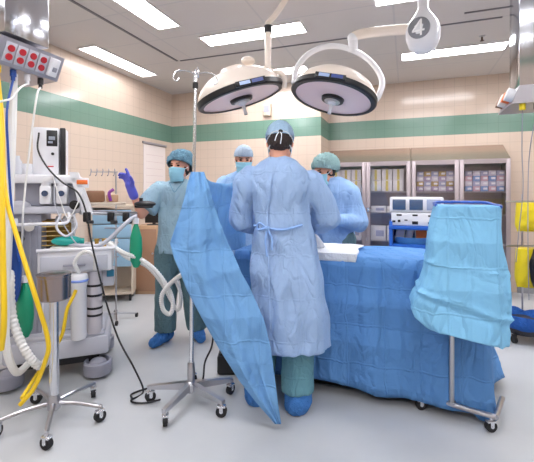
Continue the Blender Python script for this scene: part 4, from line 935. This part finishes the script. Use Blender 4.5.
# side shelf and rail
ab('side_shelf', .1, .42, -.05, .12, 1.2, 1.22, M_beige)
obj('instrument_rail', MB().tube([W(80, 213, 2.72), W(137, 215, 3.0)], .012, 10, 1).tube([W(80, 210.5, 2.72), W(137, 212.5, 3.0)], .006, 8, 1), M_steel, t, world=True)
for px, Z in ((87, 2.73), (111, 2.86), (126, 2.92)): obj('rail_clamp', MB().box(W(px, 217, Z - .03), (.045, .04, .07), CAMR, bev=.008).cyl(W(px, 222, Z - .05), W(px + 6, 222, Z - .05), .012), M_black, t, world=True)
obj('arm_pad', MB().ell(W(145, 204, 2.98), (.085, .05, .025), CAMR).cyl(W(141, 198, 2.98), W(141, 204, 2.98), .014).box(W(144, 206, 3.0), (.14, .05, .03), CAMR, bev=.01), M_black, t, world=True)
sh = 1.221
def apos(lx, ly, z): return A(lx, ly, z)
o = solo('supply_pack', 'brown package lying on the shelf beside the anaesthesia machine', 'package', MB().box(apos(.2, .03, sh + .045), (.13, .1, .09), MR, bev=.015), M_brown)
o = solo('supply_pack', 'tan package stacked behind the purple clip beside the machine', 'package', MB().box(apos(.32, .05, sh + .03), (.09, .1, .06), MR, bev=.012), M_wood)
solo('clip', 'small purple clip leaning on the packages on the machine shelf', 'clip', MB().tube([apos(.31, -.03, sh + .01), apos(.3, -.03, sh + .07), apos(.33, -.02, sh + .1)], .012, 8), M_purple)
solo('face_mask', 'turquoise breathing mask lying on the white machine worktop', 'breathing mask', MB().ell(A(.03, -.17, .955), (.1, .06, .035), MR).cyl(A(.1, -.17, .95), A(.14, -.17, .95), .02), M_teal)
solo('glove_pack', 'white folded pad on the machine worktop under the turquoise mask', 'pad', MB().box(A(.03, -.17, .91), (.2, .12, .018), MR, bev=.006), M_card)
# breathing bags
def bag(name, lb, top, L, r, m):
    t = thing(name, lb, 'breathing bag', top)
    obj('bladder', MB().lathe((0, 0, 0), (0, 0, -1), [(.012, 0), (.014, .02), (r * .5, .05), (r * .9, L * .35), (r, L * .6), (r * .85, L * .85), (r * .4, L * .98), (.001, L)], 24).disp(lambda p: Vector((p.x, p.y * .7, p.z))), m, t)
    obj('neck', MB().cyl((0, 0, -.02), (0, 0, .02), .02), M_white, t); return t
bag('breathing_bag', 'green breathing bag hanging from the grey arm near the nurse waist', W(136, 221, 2.76), .34, .05, M_green)
bag('breathing_bag', 'green breathing bag hanging beside the yellow hose low on the machine', W(25, 279, 2.4), .37, .06, M_green)
bag('tubing_bag', 'dark blue bag hanging at the far left beside the yellow hose', W(14, 222, 2.35), .5, .05, mat('navy_bag', (28, 72, 150), .4))
# hoses
cable('breathing_hose', 'white corrugated hose looping from the machine in front of the nurse trousers', 'hose', [A(.3, -.2, .93), W(124, 253, 2.72), W(140, 259, 2.75), W(155, 270, 2.75), W(168, 288, 2.75), W(173, 303, 2.75), W(170, 314, 2.75), W(163, 309, 2.75), W(162, 295, 2.74), W(171, 283, 2.7), W(184, 273, 2.62), W(198, 262, 2.55)], .017, M_whose, 'white breathing hoses', 1, 14, 16)
cable('breathing_hose', 'second white hose running beside the looping one before the nurse legs', 'hose', [A(.31, -.14, .93), W(126, 257, 2.8), W(146, 266, 2.82), W(160, 281, 2.82), W(171, 300, 2.82), W(178, 310, 2.82), W(181, 296, 2.78), W(176, 280, 2.74)], .014, M_whose, 'white breathing hoses', 1, 14, 16)
hz_ = (1.79)
cable('gas_hose', 'yellow hose running down from the outlet box to the floor by the steel stand', 'hose', [Vector((-2.3, 1.6, 2.0)), W(2, 120, 2.25), W(5, 190, 2.15), W(18, 240, 2.08), W(34, 292, 2.03), W(48, 340, 2.05), W(45, 362, 2.05), W(34, 388, 2.05), W(20, 405, 2.03)], .012, M_yel, 'yellow hoses')
cable('gas_hose', 'yellow hose hanging straight down at the left image edge', 'hose', [Vector((-2.33, 1.6, 2.0)), W(0, 130, 2.2), W(2, 200, 2.1), W(3, 260, 2.05), W(4, 320, 2.0), W(1, 350, 2.0)], .015, M_yel, 'yellow hoses')
cable('gas_hose', 'yellow hose rising from the machine base beside the pale canister', 'hose', [W(22, 398, 2.1), W(36, 376, 2.3), W(52, 352, 2.42), W(62, 335, 2.45), W(67, 310, 2.47), W(73, 297, 2.5), W(76, 290, 2.52)], .011, M_yel, 'yellow hoses')
cable('gas_hose', 'blue hose hanging from the outlet box along the left edge', 'hose', [Vector((-2.3, 1.695, 2.0)), W(7, 110, 2.3), W(8, 150, 2.3), W(11, 200, 2.3), W(16, 240, 2.3), W(20, 262, 2.3)], .007, M_blueh)
cable('suction_hose', 'thin white hose from the outlet box down past the monitor screen', 'hose', [Vector((-2.3, 1.885, 2.0)), W(37, 95, 2.4), W(32, 130, 2.4), W(26, 180, 2.42), W(23, 215, 2.4), W(22, 240, 2.45), W(19, 255, 2.45)], .006, M_whose, 'thin white hoses')
cable('suction_hose', 'white tube curving off the outlet box to the left edge', 'hose', [Vector((-2.3, 1.79, 2.0)), W(20, 88, 2.3), W(12, 98, 2.25), W(3, 101, 2.2), W(-8, 104, 2.2)], .006, M_whose, 'thin white hoses')
cable('drain_pipe', 'thick white tube standing along the left edge behind the blue hose', 'hose', [W(14, 74, 2.42), W(12, 140, 2.35), W(9, 220, 2.3), W(6, 300, 2.25), W(6, 345, 2.2), W(16, 372, 2.25), W(30, 362, 2.4)], .022, M_whose, 'thick white hoses')
cable('breathing_hose', 'fat ribbed white hose sagging low at the left front of the machine', 'hose', [A(-.3, -.22, .8), W(10, 275, 2.3), W(12, 315, 2.28), W(24, 348, 2.25), W(40, 366, 2.3), W(52, 352, 2.42)], .026, M_whose, 'thick white hoses', 1, 14, 16)
solo('power_cable', 'black cable draping from the machine monitor down to a loop on the floor', 'cable', MB().tube([A(-.16, -.085, 1.72), W(38, 150, 2.65), W(48, 168, 2.62), W(62, 182, 2.6), W(78, 193, 2.6), W(86, 212, 2.6), W(91, 240, 2.58), W(98, 270, 2.55), W(107, 305, 2.5), W(119, 340, 2.45), W(134, 368, 2.4),
    V(-.8, 2.47, .012), V(-.84, 2.36, .012), V(-.76, 2.33, .012), V(-.66, 2.37, .012)], .006, 10), M_black, 'black cables')
solo('power_cable', 'black cable hanging from behind the drape down to the hub of the IV pole', 'cable', MB().tube([W(209, 285, 2.5), W(213, 322, 2.5), W(212, 345, 2.5), W(205, 362, 2.45), V(-.44, 2.52, .03), V(-.6, 2.53, .012), V(-.75, 2.52, .012), V(-.86, 2.44, .012), V(-.84, 2.38, .012)], .006, 10), M_black, 'black cables')
cable('monitoring_lead', 'thin pale lead drooping across the front of the upper machine shelf', 'cable', [A(-.05, -.21, 1.4), A(.0, -.27, 1.25), A(.05, -.28, 1.12), A(.1, -.28, 1.2), A(.13, -.22, 1.3)], .004, M_whose)
cable('sample_line', 'thin clear sampling line hanging from the machine deck to the worktop', 'tube', [A(-.04, -.21, 1.41), A(-.03, -.25, 1.2), A(.06, -.24, 1.0), A(.12, -.22, .92), A(.2, -.2, .915)], .004, M_grey)
cable('breathing_hose', 'short white hose arching between the canister top and the worktop edge', 'hose', [A(.12, -.3, .745), A(.1, -.34, .83), A(.16, -.36, .9), A(.22, -.34, .86), A(.22, -.29, .76)], .014, M_whose, 'white breathing hoses', 1, 14, 12)
# ------------------------------------------------------------------ things behind, left
p = W(112, 250, 4.5); t = thing('drawer_cart', 'tan cart with pale blue drawers by the left wall behind the machine', 'cart', (p.x, p.y, 0), YAW + R(12))
ht = CH + (HY - 205) / F * 4.5
b = MB()
for s in (-1, 1): b.box((s * .225, .15, ht / 2 + .04), (.02, .3, ht - .08))
b.box((0, .15, ht - .015), (.48, .32, .03), bev=.006).box((0, .29, ht / 2), (.44, .02, ht - .12)).box((0, .15, .1), (.44, .3, .03))
obj('frame', b, M_beige, t)
for k in range(4):
    z0 = ht - .05 - (k + 1) * .17; d = obj('drawer', MB().box((0, .01, z0 + .08), (.43, .03, .16), bev=.004).box((0, .14, z0 + .07), (.4, .24, .12)), M_bdraw, t)
    obj('handle', MB().box((0, -.012, z0 + .12), (.16, .012, .014), bev=.004), M_mgrey, d)
for x in (-.2, .2):
    for y in (.04, .26): obj('caster', MB().cyl((x - .012, y, .04), (x + .012, y, .04), .04), M_rubber, t)
p = W(146, 250, 4.85); t = thing('storage_cupboard', 'brown wooden cupboard behind the nurse elbow', 'cupboard', (p.x, p.y, 0), YAW)
hc_ = CH + (HY - 226) / F * 4.85
obj('carcass', MB().box((0, .16, hc_ / 2), (.28, .3, hc_), bev=.006), M_wood, t); d = obj('door', MB().box((0, .0, hc_ / 2), (.26, .016, hc_ - .08), bev=.003), mat('brown_laminate', (160, 122, 96), .5), t); obj('knob', MB().cyl((.09, -.01, hc_ * .6), (.09, -.03, hc_ * .6), .012), M_steel, d)
t = thing('monitor', 'black monitor standing on the brown cupboard behind the nurse arm', 'monitor', p + UP * (-p.z + hc_ + .001), YAW)
obj('stand', MB().box((.06, .15, .006), (.16, .12, .012), bev=.004).box((.06, .15, .03), (.04, .03, .05)), M_black, t); obj('housing', MB().box((.08, .13, .14), (.26, .04, .22), bev=.008), M_black, t)
p = W(116, 250, 3.9); t = thing('drip_stand', 'thin steel stand with small hooks behind the machine', 'stand', (p.x, p.y, 0), YAW)
hh = CH + (HY - 172) / F * 3.9
obj('pole', MB().cyl((0, 0, .05), (0, 0, hh), .008), M_steel, t)
cr = obj('crossbar', MB().tube([(-.26, 0, hh), (.02, 0, hh)], .005, 8, 1), M_steel, t)
for k in range(5): obj('hook', MB().tube([(-.25 + k * .06, 0, hh), (-.25 + k * .06, -.01, hh + .03), (-.24 + k * .06, -.03, hh + .01), (-.245 + k * .06, -.035, hh - .03), (-.26 + k * .06, -.02, hh - .04)], .004, 6), M_mgrey, cr)
for k in range(4):
    a = k * PI / 2 + .4; l = obj('leg', MB().tube([(0, 0, .07), (.2 * math.cos(a), .2 * math.sin(a), .04)], .01, 8, 1), M_steel, t); obj('caster', MB().cyl((.2 * math.cos(a) - .01, .2 * math.sin(a), .022), (.2 * math.cos(a) + .01, .2 * math.sin(a), .022), .022), M_rubber, l)
# foot pedal
p = V(-.28, 2.8, 0); t = thing('foot_pedal', 'black floor pedal box behind the trailing tip of the drape', 'foot pedal', p, YAW)
obj('housing', MB().box((0, 0, .07), (.15, .2, .14), bev=.02), M_black, t); obj('treadle', MB().box((0, -.03, .155), (.12, .13, .02), Matrix.Rotation(R(8), 3, 'X'), bev=.006), M_rubber, t)
# ------------------------------------------------------------------ right edge
p = V(2.48, 3.62, 0); t = thing('bag_stand', 'thin steel waste stand at the right edge carrying two yellow bags', 'stand', p, YAW)
obj('frame', MB().tube([(-.06, -.0, .02), (-.06, 0, .7), (-.06, 0, 1.28)], .008, 8, 1).tube([(.3, 0, .02), (.3, 0, 1.28)], .008, 8, 1).tube([(-.22, 0, 1.21), (.32, 0, 1.21)], .008, 8, 1).tube([(-.22, 0, .79), (.32, 0, .79)], .008, 8, 1).tube([(-.06, -.08, .02), (-.06, .2, .02)], .01, 8, 1).tube([(.3, -.08, .02), (.3, .2, .02)], .01, 8, 1), M_steel, t)
def ybag(zt, zb, lb, w0, m=M_ybag, x0=-.18, y=.0):
    rings = []
    for i in range(14):
        v = i / 13; r_ = []
        for j in range(36):
            a = 2 * PI * j / 36; cxx = x0 + w0 / 2; k = .6 + .4 * math.sin(min(1, v * 1.6 + .25) * PI / 2); k *= (1 - .35 * max(0, v - .85) / .15)
            r_.append(Vector((cxx + w0 / 2 * math.copysign(abs(math.cos(a)) ** .6, math.cos(a)) * (.9 + .1 * k), y + .085 * k * math.sin(a) + .015 * noise.noise(Vector((a * 2, v * 5, 3))), zt + (zb - zt) * v + .01 * noise.noise(Vector((a * 3, 4, v))))))
        rings.append(r_)
    mb = MB().loft(rings); mb.v = [p + rz(YAW) @ Vector((q.x, q.y, 0)) + UP * q.z for q in mb.v]
    return solo('waste_bag', lb, 'bag', mb, m, 'yellow bags at the right edge')
ybag(1.2, .94, 'upper yellow bag on the steel stand at the right edge', .42, y=-.1)
ybag(.78, .43, 'lower yellow bag on the steel stand at the right edge', .30, y=-.1)
mb = MB().ell(V(2.40, 3.36, .62), (.075, .06, .2)).ell(V(2.41, 3.34, .82), (.05, .05, .1)); me = remesh(mb, .01, 3, wr(.02, 12))
c0 = V(2.40, 3.36, .4); me.transform(Matrix.Translation(-c0)); o = obj('equipment_bag', me, M_black, ang=180); o.location = c0; tag(o, 'black soft bag hanging in front of the waste stand at the right edge', 'bag')
p = V(2.26, 3.36, 0); t = thing('kick_bucket', 'wheeled black floor bucket with a crumpled bright blue liner at the right edge', 'bucket', p, YAW)
obj('bucket', MB().lathe((0, 0, .06), (0, 0, 1), [(.1, 0), (.13, .01), (.165, .12), (.165, .13)], 36), mat('dark_steel', (70, 70, 76), .3, metal=.8), t)
ln = MB().lathe((0, 0, .15), (0, 0, 1), [(.175, -.02), (.185, .0), (.19, .05), (.17, .085), (.14, .07), (.1, .03), (.001, .02)], 60).disp(lambda q: q * (1 + .09 * noise.noise(q * 14)) + UP * .02 * noise.noise(q * 9))
obj('liner', ln, cloth('bright_blue_liner', (52, 112, 205), .8, 14, .1), t, ang=60)
for k in range(4):
    a = k * PI / 2 + .5; x, y = .15 * math.cos(a), .15 * math.sin(a); obj('caster', MB().cyl((x - .014, y, .03), (x + .014, y, .03), .03).box((x, y, .06), (.03, .03, .03)), M_rubber, t)
# ------------------------------------------------------------------ camera, world, view
cam = bpy.data.cameras.new('camera'); co = bpy.data.objects.new('camera', cam); C.objects.link(co)
cam.sensor_width = 36; cam.lens = F / 534 * 36; cam.shift_x = 0; cam.shift_y = -(231 - HY) / 534
co.location = (0, 0, CH); co.rotation_euler = (PI / 2, 0, YAW); cam.clip_start = .05
bpy.context.scene.camera = co
w = bpy.data.worlds.new('world'); bpy.context.scene.world = w; w.use_nodes = True; w.node_tree.nodes['Background'].inputs[0].default_value = (1, 1, 1, 1); w.node_tree.nodes['Background'].inputs[1].default_value = .3
vs = bpy.context.scene.view_settings; vs.view_transform = 'Standard'; vs.look = 'None'; vs.gamma = 1; vs.use_curve_mapping = False; vs.exposure = 1.1
